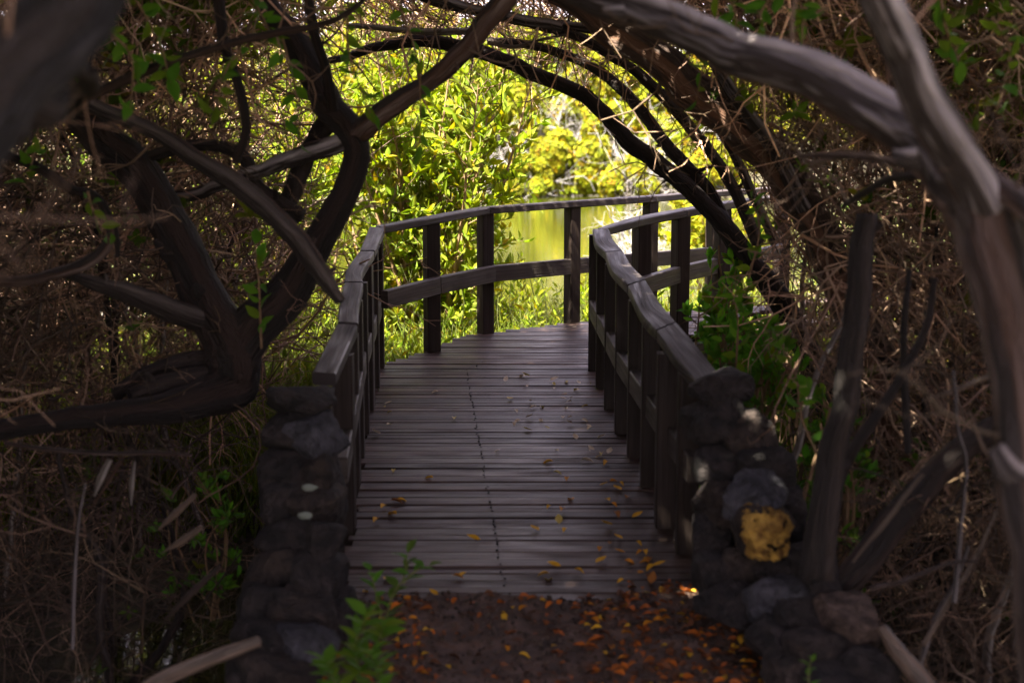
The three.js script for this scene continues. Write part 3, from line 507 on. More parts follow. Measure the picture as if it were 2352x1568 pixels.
// n sprays in an ellipsoid; lean: favoured direction of growth
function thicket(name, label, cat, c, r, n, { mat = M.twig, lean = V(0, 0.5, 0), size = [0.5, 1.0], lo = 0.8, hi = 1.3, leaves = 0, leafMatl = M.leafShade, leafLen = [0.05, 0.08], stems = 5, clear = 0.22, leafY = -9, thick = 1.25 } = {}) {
  const o = thing(name, label, cat, V(c.x, Math.max(-0.6, groundY(c.x, c.z)), c.z));
  const per = SPR.map(() => [[], []]), wh = WH.map(() => [[], []]);
  for (let i = 0, tries = 0; i < n && tries < n * 6; tries++) {
    const d = dir().multiplyScalar(Math.cbrt(R())), p = V(c.x + d.x * r.x, c.y + d.y * r.y, c.z + d.z * r.z);
    if (p.y < -0.45 || inTunnel(p, clear)) continue; i++;
    const k = Math.floor(R() * SPR.length), s = rr(size[0], size[1]), q = UPQ(dir().add(lean));
    per[k][0].push(M4(p, q, V(s * thick, s, s * thick))); { const pale = R() < 0.3 ? rr(1.2, 2.2) : rr(0.25, 0.9); per[k][1].push(tint(lo * pale, hi * pale * 0.8, 0.2)); }
    if (R() < leaves && p.y > leafY) for (let t = 0; t < 2; t++) {
      const tip = pick(SPR[k].userData.tips).clone().multiplyScalar(s).applyQuaternion(q).add(p), w = Math.floor(R() * 3);
      if (inTunnel(tip, 0.02)) continue;
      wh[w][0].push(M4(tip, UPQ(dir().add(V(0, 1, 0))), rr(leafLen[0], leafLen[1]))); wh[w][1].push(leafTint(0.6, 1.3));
    }
  }
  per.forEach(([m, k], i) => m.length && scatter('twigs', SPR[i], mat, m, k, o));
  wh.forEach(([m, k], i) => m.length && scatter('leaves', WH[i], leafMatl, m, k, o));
  for (let i = 0; i < stems; i++) {
    const a = V(c.x + rr(-0.5, 0.5) * r.x, o.position.y - 0.1, c.z + rr(-0.5, 0.5) * r.z), b = V(a.x + rr(-0.5, 0.5) * r.x + lean.x * r.x * 0.4, c.y + rr(0.2, 0.9) * r.y, a.z + rr(-0.5, 0.5) * r.z);
    if (inTunnel(b, 0.1) || inTunnel(a, 0.1)) continue;
    const m = a.clone().lerp(b, 0.5).add(V(rr(-0.2, 0.2), 0, rr(-0.2, 0.2))), w = rr(0.012, 0.028);
    meshOf('stem', limb([[a, w], [m, w * 0.8], [b, w * 0.4]], { n: 7, wob: 0.1 }), pick([M.bark, M.barkDark, M.stick]), o);
  }
  return o;
}
const RL = V(0.95, -0.95, 0.1);
// left of the boardwalk
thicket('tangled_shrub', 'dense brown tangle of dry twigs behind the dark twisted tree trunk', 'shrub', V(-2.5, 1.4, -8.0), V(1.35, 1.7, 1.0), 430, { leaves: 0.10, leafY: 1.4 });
thicket('tangled_shrub', 'dry twig tangle at the left frame edge under the black leaning limb', 'shrub', V(-3.1, 1.1, -6.9), V(1.0, 1.5, 0.9), 220, { lo: 0.5, hi: 0.9, leaves: 0.05, leafY: 1.2 });  // lowered twig tint stands in for shade at the left edge
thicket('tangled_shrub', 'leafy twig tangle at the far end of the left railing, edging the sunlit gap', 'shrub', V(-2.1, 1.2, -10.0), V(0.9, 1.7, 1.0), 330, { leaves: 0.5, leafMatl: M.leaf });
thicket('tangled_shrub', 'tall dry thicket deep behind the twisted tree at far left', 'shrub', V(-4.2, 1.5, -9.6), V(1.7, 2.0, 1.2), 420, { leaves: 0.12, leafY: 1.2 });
thicket('tangled_shrub', 'hanging twigs with blurred green leaves in the upper left below the canopy', 'shrub', V(-2.0, 2.75, -7.6), V(1.5, 0.7, 1.3), 420, { leaves: 1, leafLen: [0.08, 0.13], leafMatl: M.leafLit, lo: 1.1, hi: 1.9, stems: 0 });  // twig and leaf colours raised to stand in for light from above
thicket('low_bramble', 'low bramble of dead stems, tinted dark as shade, on the ground left of the stone pillar', 'bramble', V(-1.75, 0.0, -6.2), V(0.65, 0.55, 0.8), 90, { lean: V(0, 0.2, 0), leaves: 0.08, lo: 0.2, hi: 0.5, stems: 3, size: [0.3, 0.6] });  // shade near the ground is put into the dark twig tint
// right of the boardwalk
thicket('tangled_shrub', 'dense wall of grey-brown twigs between the shaggy trunk and the big forked tree', 'shrub', V(2.3, 1.5, -7.8), V(1.3, 1.7, 1.0), 420, { lo: 1.0, hi: 1.6, lean: RL, leaves: 0.14, size: [0.7, 1.4], thick: 0.9 });
thicket('tangled_shrub', 'dry hanging twigs behind the black broken stump', 'shrub', V(2.15, 0.6, -6.4), V(0.95, 1.3, 0.7), 260, { lean: V(0.2, -0.9, 0), leaves: 0.12, thick: 0.9 });
thicket('tangled_shrub', 'twig tangle with leaves, tinted brighter as if lit, in the upper right corner behind the forked tree', 'shrub', V(2.5, 2.7, -7.0), V(1.5, 0.8, 1.0), 460, { lean: RL, leaves: 0.9, leafMatl: M.leafLit, leafLen: [0.07, 0.11], lo: 1.2, hi: 2.2, stems: 0 });  // raised twig tint and leaf colour imitate light on the upper corner
thicket('tangled_shrub', 'twig curtain beside the arching limbs, thinning out against the bright pond', 'shrub', V(1.9, 1.4, -9.3), V(0.95, 1.6, 1.1), 190, { lean: RL, leaves: 0.06, clear: 0.12, size: [0.5, 1.0], thick: 0.8 });
thicket('tangled_shrub', 'tall dry thicket deep behind the right railing', 'shrub', V(3.6, 1.5, -9.6), V(1.5, 2.0, 1.2), 400, { lean: RL, leaves: 0.1 });
thicket('low_bramble', 'bare curving stems sprawling on the ground right of the stepped stone wall', 'bramble', V(1.95, 0.15, -5.35), V(0.55, 0.6, 0.5), 90, { lean: V(0, 0.3, 0), leaves: 0.03, lo: 0.3, hi: 0.8, stems: 4, size: [0.35, 0.7] });  // dark twig tint imitates the shade low down
// roof
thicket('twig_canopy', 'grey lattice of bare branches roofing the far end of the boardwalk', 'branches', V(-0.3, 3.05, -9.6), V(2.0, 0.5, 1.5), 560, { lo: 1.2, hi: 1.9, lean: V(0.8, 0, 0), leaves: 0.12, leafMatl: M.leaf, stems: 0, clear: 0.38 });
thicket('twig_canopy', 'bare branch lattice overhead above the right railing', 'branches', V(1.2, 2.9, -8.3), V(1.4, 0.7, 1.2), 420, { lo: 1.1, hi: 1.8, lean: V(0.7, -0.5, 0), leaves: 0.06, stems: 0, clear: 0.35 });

// leafy crowns overhead closing the tunnel, plus unseen leaf masses added to block light
function crown(parent, c, r, n, mat, len = [0.06, 0.11]) {
  const wh = WH.map(() => [[], []]), per = SPR.map(() => [[], []]);
  for (let i = 0; i < n; i++) {
    const d = dir().multiplyScalar(Math.cbrt(R())), p = V(c.x + d.x * r.x, c.y + d.y * r.y, c.z + d.z * r.z), w = i % 3; if (inTunnel(p, 0.1) || (p.y > 3 && (Math.hypot(p.x - 1.7, p.z + 2.6) < 1.1 || Math.hypot(p.x + 0.3, p.z + 6.4) < 0.5))) continue;
    wh[w][0].push(M4(p, UPQ(dir().add(V(0, 1, 0))), rr(len[0], len[1]))); wh[w][1].push(leafTint(0.6, 1.2));
    if (i % 6 === 0) { const k = Math.floor(R() * 6); per[k][0].push(M4(p, UPQ(dir()), rr(0.5, 1))); per[k][1].push(tint(0.6, 1.4)); }
  }
  wh.forEach(([m, k], i) => m.length && scatter('crown', WH[i], mat, m, k, parent));
  per.forEach(([m, k], i) => m.length && scatter('crown_twigs', SPR[i], M.twig, m, k, parent));
}
const OVER = [0.15, 0.23]; // leaves out of sight above and behind
for (const [x, l] of [[-5.6, 'dense leafy undergrowth closing the wood beyond the left thicket'], [5.9, 'dense leafy undergrowth closing the wood beyond the right thicket']]) {
  const o = thing('undergrowth', l, 'undergrowth', V(x, -0.5, -8)); delete o.userData.kind;
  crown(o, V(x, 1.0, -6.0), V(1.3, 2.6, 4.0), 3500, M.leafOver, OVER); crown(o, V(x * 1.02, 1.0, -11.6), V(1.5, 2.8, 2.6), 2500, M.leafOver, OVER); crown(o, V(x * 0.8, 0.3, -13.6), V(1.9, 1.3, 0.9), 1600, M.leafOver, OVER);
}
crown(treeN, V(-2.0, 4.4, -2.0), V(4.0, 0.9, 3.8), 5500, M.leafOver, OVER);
crown(treeN, V(-3.6, 1.8, -1.8), V(1.1, 2.4, 4.2), 2100, M.leafOver, OVER);  // added unseen leaf wall left of the camera, blocks side light
crown(treeN, V(-0.5, 2.6, 4.6), V(3.6, 2.6, 1.2), 2100, M.leafOver, OVER);  // added unseen foliage behind the camera, keeps light out
crown(treeN, V(-2.9, 2.0, -4.3), V(0.85, 1.7, 1.2), 1100, M.leafOver, OVER);  // leaf mass added to darken the lower left
crown(treeN, V(-2.2, 3.6, -5.2), V(1.4, 0.8, 1.2), 1300, M.leafOver, OVER);  // added above the left ditch to close a light gap
crown(treeN, V(-1.7, 4.1, -2.4), V(1.3, 0.5, 1.3), 1250, M.leafOver, OVER);  // added to stop sun flecks on the path
crown(treeR, V(2.8, 1.6, -3.4), V(0.8, 1.6, 0.9), 700, M.leafOver, OVER);  // leaf mass added to darken the lower right
crown(treeR, V(3.7, 1.8, -1.6), V(1.1, 2.4, 4.0), 2100, M.leafOver, OVER);  // added unseen leaf wall right of the camera, blocks side light
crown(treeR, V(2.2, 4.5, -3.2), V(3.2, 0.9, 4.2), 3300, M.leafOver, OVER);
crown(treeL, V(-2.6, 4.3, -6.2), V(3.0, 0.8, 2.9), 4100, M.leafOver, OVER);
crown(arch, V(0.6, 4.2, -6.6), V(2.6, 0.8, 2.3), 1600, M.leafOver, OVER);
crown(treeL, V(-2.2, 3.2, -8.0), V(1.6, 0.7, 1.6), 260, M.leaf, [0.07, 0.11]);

// foliage that can be read leaf by leaf: a leafy shrub of stems, twigs and single leaves
function leafyShrub(name, label, cat, base, { stems, h, spreadX, spreadZ, twigs, leafLen, nSingle = 0, perTwig = 9, mats = M.leafSet, lean = V(0, 0, 0), group, keep = () => true, stemR = 0.016, w = 0.19 }) {
  const o = thing(name, label, cat, base, group), G = [leafGeo(w), leafGeo(w * 0.9, 0.35, 0.3), leafGeo(w * 1.1, 0.15, 0.1)], all = [], tg = [];
  const smat = M.stem;
  for (let i = 0; i < stems; i++) {
    const a = base.clone().add(V(rr(-0.2, 0.2) * spreadX, -0.05, rr(-0.2, 0.2) * spreadZ)), top = a.clone().add(V(rr(-1, 1) * spreadX, h * rr(0.7, 1), rr(-1, 1) * spreadZ)).addScaledVector(lean, h);
    const mid = a.clone().lerp(top, 0.5).add(V(rr(-0.12, 0.12), rr(0, 0.1), rr(-0.1, 0.1)));
    const c = new THREE.CatmullRomCurve3([a, mid, top]);
    meshOf('stem', limb([[a, stemR], [mid, stemR * 0.75], [top, stemR * 0.3]], { n: 6, seg: 14, wob: 0.05, lump: 0.1 }), smat, o);
    for (let k = 0; k < twigs; k++) {
      const t = rr(0.12, 1), p = c.getPoint(t), d = V(rr(-1, 1), rr(-0.1, 1), rr(-1, 1)).normalize(), l = rr(0.2, 0.5) * h * 0.32 * (1.2 - t * 0.5), e = p.clone().addScaledVector(d, l);
      if (!keep(e)) continue;
      const tw = twigGeo(p, e, stemR * 0.32, stemR * 0.14, 0.12, 4, 3), tp = tw.userData.pts; const q = tw.clone(); q.userData = {}; tg.push(q);
      for (let m = 0; m < perTwig; m++) {
        const u = 0.3 + 0.7 * Math.pow(m / perTwig, 0.7), f = u * 4, i0 = Math.min(3, Math.floor(f)), at = tp[i0].clone().lerp(tp[i0 + 1], f - i0);
        const ld = d.clone().multiplyScalar(0.6).addScaledVector(dir(), 0.8).add(V(0, 0.35, 0)).normalize();
        if (!keep(at)) continue;
        all.push([at, UPQ(ld), rr(leafLen[0], leafLen[1])]);
      }
    }
  }
  if (tg.length) meshOf('twigs', mergeGeometries(tg), smat, o, 'stuff');
  all.sort((p, q) => q[0].z - p[0].z || p[0].x - q[0].x);
  const near = [], rest = []; const step = nSingle ? Math.max(1, Math.floor(all.length * 0.6 / nSingle)) : 0;
  all.forEach((l, i) => (nSingle && near.length < nSingle && i % step === 0 ? near : rest).push(l));
  near.forEach(([p, q, s]) => { const m = new THREE.Mesh(pick(G), R() < 0.05 ? mats[3 % mats.length] : pick(mats)); m.name = 'leaf'; m.position.copy(p).sub(base); m.quaternion.copy(q); m.scale.setScalar(s); m.castShadow = m.receiveShadow = true; o.add(m); });
  if (rest.length) scatter('leaves', G[0], mats[0], rest.map(([p, q, s]) => M4(p, q, s)), rest.map(() => leafTint(0.75, 1.45)), o);
  return o;
}
// the big-leaved shrub in the opening
const visKeep = (p) => !(p.z > -11.4 && p.x > -1.5);
leafyShrub('mangrove_shrub', 'tall sunlit shrub with big green leaves rising behind the bend of the railing', 'shrub', V(-0.8, -0.45, -12.9), { stems: 20, h: 3.4, spreadX: 1.1, spreadZ: 0.7, twigs: 40, perTwig: 11, leafLen: [0.085, 0.14], nSingle: 280, keep: visKeep, stemR: 0.02 });
leafyShrub('mangrove_shrub', 'sunlit shrub glimpsed between the twisted tree and the railing corner', 'shrub', V(-2.1, -0.45, -12.4), { stems: 13, h: 3.0, spreadX: 0.9, spreadZ: 0.6, twigs: 30, perTwig: 10, leafLen: [0.08, 0.13], nSingle: 120, keep: visKeep });
leafyShrub('mangrove_shrub', 'bright leafy shrub farther back at the left of the opening', 'shrub', V(-2.2, -0.45, -15.0), { stems: 12, h: 4.4, spreadX: 1.3, spreadZ: 0.9, twigs: 26, leafLen: [0.09, 0.14] });
leafyShrub('mangrove_shrub', 'tall leafy bush far behind the left thicket', 'shrub', V(-4.6, -0.45, -14.0), { stems: 12, h: 4.6, spreadX: 1.8, spreadZ: 1.0, twigs: 26, leafLen: [0.09, 0.15] });
leafyShrub('mangrove_shrub', 'tall leafy bush far behind the right thicket', 'shrub', V(5.6, -0.45, -15.0), { stems: 12, h: 4.6, spreadX: 1.8, spreadZ: 1.0, twigs: 26, leafLen: [0.09, 0.15] });
// leafy bush hugging the right railing
leafyShrub('leafy_bush', 'glossy dark green bush pushing against the end post of the right railing', 'bush', V(1.27, -0.4, -8.6), { stems: 8, h: 1.7, spreadX: 0.18, spreadZ: 0.2, twigs: 13, leafLen: [0.06, 0.1], nSingle: 200, mats: [M.leafSap[0], M.leaf, M.leafSet[1]], w: 0.22 });
leafyShrub('leafy_bush', 'small light green bush beside the near end of the wavy railing', 'bush', V(1.2, -0.5, -7.0), { stems: 10, h: 1.5, spreadX: 0.24, spreadZ: 0.3, twigs: 15, leafLen: [0.06, 0.095], nSingle: 140, mats: [M.leafSap[0], M.leafSet[0], M.leafSap[1]], w: 0.22 });
leafyShrub('leafy_bush', 'few green leaves between the stone wall and the black stump', 'bush', V(1.3, -0.3, -5.95), { stems: 8, h: 1.2, spreadX: 0.15, spreadZ: 0.2, twigs: 6, leafLen: [0.05, 0.08], nSingle: 80, mats: [M.leafSap[0], M.leafShade], w: 0.22 });
leafyShrub('leafy_bush', 'small weedy plant growing beside the left stone pillar under the trunk', 'plant', V(-1.42, -0.3, -6.35), { stems: 6, h: 0.75, spreadX: 0.3, spreadZ: 0.2, twigs: 5, leafLen: [0.04, 0.07], nSingle: 70, mats: [M.leafSap[0], M.leafShade], w: 0.2, stemR: 0.006 });
// weeds round the outside of the bend
const weedGroup = 'leafy weeds on the bank outside the bend';
function weed(base, h, n, label) {
  const o = thing('leafy_weed', label, 'plant', base, weedGroup), ls = [];
  for (let i = 0; i < n; i++) {
    const top = base.clone().add(V(rr(-0.3, 0.3) * h, h * rr(0.6, 1), rr(-0.3, 0.3) * h)); meshOf('stem', twigGeo(base, top, 0.006, 0.002, 0.1, 5, 4), M.stemGreen, o);
    for (let k = 0; k < 16; k++) { const t = 0.2 + 0.8 * k / 16, d = V(Math.cos(k * 2.4), rr(0.5, 1.1), Math.sin(k * 2.4)).normalize(); ls.push([base.clone().lerp(top, t), UPQ(d), rr(0.09, 0.15) * (1.15 - 0.5 * t)]); }
  }
  scatter('leaves', leafGeo(0.12, 0.3, 0.25), M.leafSet[0], ls.map(([p, q, s]) => M4(p, q, s)), ls.map(() => leafTint(0.8, 1.5)), o);
  return o;
}
{
  const W = [0, 1, 2, 3].map((i) => weed(V(0, 0, 0), [1.0, 1.2, 0.9, 1.3][i], [8, 9, 7, 10][i], 'upright leafy weed on the pond bank outside the boardwalk bend'));
  let n = 0;
  for (let i = 0; i < 74; i++) {
    const D = rr(10.6, 14.6), x = i < 44 ? rr(-1.0, 2.2) + (D - 11) * 0.1 : i < 62 ? rr(-2.4, -0.9) : rr(1.6, 4.2);
    if (x > along(edgeL, D) - 0.12 && i < 62 && D < 13.5) { if (x < along(edgeR, D) + 0.2) continue; }
    if (i >= 62 && x < along(edgeR, D) + 0.15) continue;
    const k = n % 4, o = n < 4 ? W[n] : W[k].clone(); if (n >= 4) { o.name = numbered('leafy_weed'); scene.add(o); }
    { const where = i < 44 ? ['upright leafy weed on the pond bank outside the boardwalk bend', weedGroup] : i < 62 ? ['upright leafy weed under the shrubs left of the railing corner', 'leafy weeds left of the railing corner'] : ['upright leafy weed right of the boardwalk past the inner railing', 'leafy weeds right of the boardwalk']; o.userData = { label: where[0], category: 'plant', group: where[1] }; }
    o.position.set(x, Math.max(groundY(x, -D), -0.62) - 0.02, -D); o.rotation.y = rr(0, 6); o.scale.setScalar(rr(0.8, 1.2)); n++;
  }
}
// grass and fine ground cover on the bank, uncountable
{
  const blade = twigGeo(V(0, 0, 0), V(0.25, 1, 0.1), 0.012, 0.002, 0.15, 4, 3), tuft = mergeGeometries([...Array(7)].map(() => { const g = blade.clone(); g.userData = {}; g.rotateX(rr(-0.5, 0.5)); g.rotateY(rr(0, 6)); return g; }));
  const ms = [], cs = [];
  for (let i = 0; i < 5200; i++) { const D = rr(8.2, 15.5), x = rr(-3.6, 3.8); if (x > along(edgeL, D) - 0.1 && x < along(edgeR, D) + 0.1) continue; const y = groundY(x, -D); if (y < -0.66) continue; ms.push(M4(V(x, y - 0.02, -D), UPQ(V(rr(-0.3, 0.3), 1, rr(-0.3, 0.3))), rr(0.3, 0.85))); cs.push(leafTint(0.7, 1.4)); }
  const g = scatter('bank_grass', tuft, M.leafSet[0], ms, cs); g.userData.label = 'fine grass covering the bank around the boardwalk'; g.userData.category = 'grass';
}
// saplings in the foreground
function sapling(name, label, px0, stemsList, mats, len) {
  const base = onLevel(px0[0], px0[1], 0), o = thing(name, label, 'plant', base);
  for (const [pts, n] of stemsList) {
    const q = pts.map(([x, y, d]) => P(x, y, d)), c = new THREE.CatmullRomCurve3(q);
    meshOf('stem', limb(q.map((p, i) => [p, lerp(0.004, 0.0015, i / (q.length - 1))]), { n: 6, seg: 12, lump: 0.05 }), M.stemGreen, o);
    for (let i = 0; i < n; i++) {
      const t = 0.12 + 0.88 * i / (n - 1), p = c.getPoint(t), a = i * 2.4 + rr(-0.4, 0.4), T = c.getTangent(t), d = V(Math.cos(a), rr(0.05, 0.5), Math.sin(a) * 0.9).addScaledVector(T, 0.5).normalize();
      const m = new THREE.Mesh(pick(SL), pick(mats)); m.name = 'leaf'; m.position.copy(p).sub(base); const X = d.clone().cross(V(0, 1, 0)).normalize(), Z = X.clone().cross(d);
      m.quaternion.setFromRotationMatrix(new THREE.Matrix4().makeBasis(X, d, Z)); m.rotateY(rr(-0.5, 0.5)); m.scale.setScalar(rr(len[0], len[1])); m.castShadow = m.receiveShadow = true; o.add(m);
    }
  }
}
const SL = [leafGeo(0.24, 0.2, 0.2), leafGeo(0.27, 0.12, 0.3), leafGeo(0.21, 0.3, 0.12)];
sapling('sapling', 'bright green sapling in the leaf litter at the near left of the deck', [830, 1600], [
  [[[830, 1640, 4.55], [825, 1540, 4.55], [815, 1480, 4.55], [840, 1415, 4.55]], 26], [[[850, 1640, 4.5], [870, 1560, 4.5], [850, 1500, 4.5]], 20], [[[800, 1650, 4.5], [770, 1570, 4.5], [750, 1520, 4.5]], 18], [[[835, 1560, 4.6], [870, 1470, 4.65], [880, 1440, 4.7]], 12]], [M.leafSap[1], M.leafSap[1], M.leafLit], [0.065, 0.1]);
sapling('sapling', 'thin darker sapling standing against the first planks', [880, 1420], [[[[885, 1440, 5.1], [900, 1370, 5.1], [930, 1320, 5.1], [935, 1270, 5.1]], 11], [[[880, 1440, 5.1], [865, 1370, 5.1], [850, 1310, 5.1]], 8], [[[925, 1340, 5.1], [955, 1310, 5.1], [985, 1300, 5.1]], 6]], [M.leafShade, M.leafSap[0]], [0.05, 0.08]);
sapling('seedling', 'tiny green seedling in the soil below the stepped stone wall', [1860, 1570], [[[[1860, 1590, 4.55], [1858, 1545, 4.55], [1865, 1510, 4.55]], 7]], M.leafSap, [0.03, 0.05]);

// leafy sprigs hanging into the tunnel
function sprig(label, x0, y0, x1, y1, d, n, mats = [M.leafLit, M.leafSap[0], M.leafSap[1]], len = [0.06, 0.1]) {
  const a = P(x0, y0, d), b = P(x1, y1, d + rr(-0.15, 0.15)), o = thing('leafy_sprig', label, 'sprig', a), mid = a.clone().lerp(b, 0.5).add(V(rr(-0.06, 0.06), rr(-0.02, 0.08), rr(-0.06, 0.06))), c = new THREE.CatmullRomCurve3([a, mid, b]);
  meshOf('stem', limb([[a, 0.006], [mid, 0.0045], [b, 0.002]], { n: 6, seg: 12, lump: 0.1 }), M.stem, o);
  for (let i = 0; i < n; i++) {
    const t = 0.1 + 0.9 * i / (n - 1), T = c.getTangent(t), dd = T.clone().multiplyScalar(0.5).addScaledVector(dir(), 0.9).add(V(0, 0.15, 0)).normalize(), m = new THREE.Mesh(pick(SL), pick(mats));
    m.name = 'leaf'; m.position.copy(c.getPoint(t)).sub(a); m.quaternion.copy(UPQ(dd)); m.scale.setScalar(rr(len[0], len[1])); m.castShadow = m.receiveShadow = true; o.add(m);
  }
}
for (const q of [
  ['leafy sprig hanging in front of the bright shrub under the pale diagonal limb', 905, -20, 965, 330, 6.0, 16], ['leafy sprig hanging beside the upright dark limb at the top of the opening', 800, -20, 850, 260, 6.0, 15], ['leafy sprig dangling left of the forked dark limb', 640, 60, 690, 330, 6.2, 13],
  ['blurred leafy sprig under the thin branch in the upper left', 560, 110, 490, 260, 5.6, 12], ['blurred leafy sprig above the thin branch in the upper left', 300, -20, 390, 190, 5.4, 15], ['blurred leafy sprig beside the black corner limb', 230, 60, 300, 250, 5.2, 12], ['leafy sprig at the very top between two dark limbs', 560, -30, 640, 120, 5.8, 13],
  ['small leafy sprig left of the curved pale branch', 90, 280, 60, 420, 5.8, 9], ['green sprig over the hook of the curved branch at left edge', 200, 440, 255, 560, 5.7, 8], ['leafy sprig rising between the low fork and the left railing', 600, 800, 585, 560, 6.3, 16], ['leafy sprig at the top above the forked grey trunk', 1640, -20, 1690, 110, 5.4, 13], ['leafy sprig right of the first one above the grey limb', 1800, -30, 1760, 130, 5.2, 13],
  ['yellowish leafy sprig between the limb and the fork at upper right', 1900, 20, 1850, 160, 5.2, 12], ['leafy sprig hanging right of the fork in the upper right corner', 2160, -20, 2210, 150, 4.9, 15], ['lower leafy sprig right of the fork near the corner', 2280, 40, 2290, 260, 4.9, 14], ['small leafy sprig under the heavy grey limb', 1620, 150, 1600, 230, 6.2, 6],
  ['bright sprig leaning over the right railing beside the twig curtain', 1720, 640, 1730, 460, 6.9, 14], ['bright sprig beside the right railing below the end post', 1690, 860, 1680, 660, 6.8, 15], ['bright sprig behind the top of the right stone wall', 1830, 980, 1790, 780, 6.2, 14], ['bright sprig left of the black broken stump', 1885, 1060, 1860, 900, 5.6, 11]]) sprig(...q);

// ---------------------------------------------------------------- loose branches and sticks
function stick(name, label, pts, mat = M.stick, o = {}) { if (pts.length === 3) { pts[0][3] *= 0.4; pts[2][3] *= 0.8; } const q = px(pts), t = thing(name, label, 'branch', q[0][0].clone()); meshOf('wood', limb(q, { n: 9, lump: 0.22, ...o }), mat, t); return t; }
stick('curved_branch', 'pale curved dead branch hooking upward at the left edge', [[-40, 650, 6, 13], [60, 645, 6, 12], [130, 628, 6, 13], [200, 605, 6, 14], [240, 568, 6, 14], [252, 525, 6, 10], [240, 480, 6, 5]], M.barkGrey);
stick('fallen_log', 'pale slanting log at the bottom left beside the stone pillar', [[300, 1600, 4.75, 17], [390, 1548, 4.8, 19], [490, 1508, 4.85, 18], [595, 1470, 4.9, 14]]);
stick('broken_branch', 'pale splintered stick standing nearly upright under the dark log on the left', [[215, 1140, 5.6, 7], [232, 1095, 5.6, 10], [252, 1055, 5.6, 9]]);
stick('broken_branch', 'thin brown stick leaning next to a pale splinter left of the pillar', [[210, 1165, 5.6, 4], [245, 1110, 5.6, 4], [275, 1060, 5.6, 5]], M.barkRed);
stick('broken_branch', 'short pale stick hanging below the horizontal twig on the left', [[300, 1160, 5.7, 6], [302, 1110, 5.7, 7], [308, 1060, 5.7, 5]]);
stick('broken_branch', 'grey slanting stick pointing up toward the stone pillar', [[365, 1215, 5.4, 9], [405, 1175, 5.4, 9], [448, 1135, 5.4, 7]]);
stick('broken_branch', 'longer pale stick slanting below the grey one beside the pillar', [[370, 1270, 5.2, 4], [420, 1240, 5.2, 9], [465, 1210, 5.2, 8]]);
stick('broken_branch', 'dim stick slanting low in the wet ditch on the left', [[380, 1420, 5.0, 8], [440, 1360, 5.0, 9], [505, 1300, 5.0, 7]], M.bark);
stick('twig', 'long thin horizontal twig across the dark hollow on the left', [[10, 1018, 5.5, 5], [120, 1032, 5.5, 6], [240, 1040, 5.5, 6], [350, 1040, 5.5, 6], [440, 1045, 5.5, 4]], M.barkGrey);
stick('twig', 'thin tall upright stem at the edge of the dark hollow on the left', [[165, 1490, 5.1, 4], [170, 1330, 5.1, 5], [180, 1200, 5.1, 4], [195, 1110, 5.1, 3]], M.barkGrey);
stick('driftwood', 'pale grey driftwood piece at the foot of the stepped wall', [[2025, 1445, 4.7, 12], [2060, 1500, 4.65, 20], [2105, 1545, 4.6, 22], [2150, 1610, 4.5, 20]], M.stick, { n: 14 });
stick('broken_branch', 'pale branch rising between the stone wall and the black stump', [[1805, 1090, 5.9, 10], [1835, 1020, 5.9, 9], [1850, 940, 5.9, 8], [1880, 850, 6, 7], [1935, 740, 6.2, 6], [1985, 640, 6.4, 4]]);
stick('broken_branch', 'pale broken stick right behind the black stump', [[1955, 960, 5.6, 9], [1968, 900, 5.6, 11], [1975, 830, 5.6, 8]]);
stick('broken_branch', 'pale straight stick crossing the undergrowth far right of the stump', [[2120, 920, 4.9, 5], [2210, 890, 4.9, 7], [2310, 845, 4.9, 7]]);
stick('curved_branch', 'dark curved branch forking up just right of the black stump', [[1900, 1160, 5.0, 16], [1960, 1040, 5, 15], [2030, 930, 5, 13], [2090, 830, 5, 11], [2130, 740, 5, 9], [2145, 640, 5, 7]], M.barkDark);
stick('twig', 'dark slender upright stem between the stump and the big grey trunk', [[2085, 1040, 5.2, 8], [2080, 900, 5.2, 9], [2075, 760, 5.2, 8], [2090, 620, 5.2, 6]], M.barkDark);
stick('fallen_log', 'dark leaning log in the shade at far right behind the bare stems', [[1880, 1420, 5.2, 34], [2040, 1220, 5.2, 36], [2200, 1040, 5.2, 32], [2380, 940, 5.2, 28]], M.barkDark);
{
  const T = [[[2100, 1560], [2150, 1420], [2200, 1310], [2215, 1260]], [[2120, 1480], [2190, 1370], [2260, 1250], [2290, 1170]], [[2190, 1380], [2210, 1200], [2225, 1080], [2200, 960], [2190, 850]], [[2230, 950], [2265, 1040], [2310, 1090]], [[2000, 1350], [2080, 1330], [2160, 1300], [2240, 1290]], [[1960, 1290], [2040, 1200], [2120, 1090]]];
  const names = ['lowest pale forked stem rising from the litter at bottom right', 'pale stem running parallel to the lowest forked one at bottom right', 'tall thin wavy stem at right in front of the big trunk', 'short arching stem in front of the big grey trunk', 'pale stem lying nearly flat above the driftwood', 'thin dim stem slanting in front of the dark leaning log'];
  T.forEach((l, i) => stick('bare_stem', names[i], l.map(([x, y], k) => [x, y, 4.75 - i * 0.03, 7 - k]), i % 2 ? M.stick : M.barkGrey, { n: 7, wob: 0.04 }));
}
{ // short dead sticks at both sides, mostly tinted dark to stand for shade, uncountable
  const ms = [], cs = [];
  for (let i = 0; i < 900; i++) { const left = R() < 0.5, D = rr(4.0, 8.5), x = left ? -rr(1.15, 3) : rr(1.25, 3); ms.push(M4(V(x, groundY(x, -D) + rr(0, 0.12), -D), UPQ(V(rr(-1, 1), rr(-0.1, 0.7), rr(-1, 1))), rr(0.15, 0.5))); cs.push(R() < 0.12 ? tint(0.6, 1.3, 0.2) : tint(0.1, 0.4, 0.2)); }
  const s = scatter('stick_litter', SPR[1], M.twig, ms, cs); s.userData.label = 'litter of dead twigs covering the forest floor'; s.userData.category = 'litter';
}

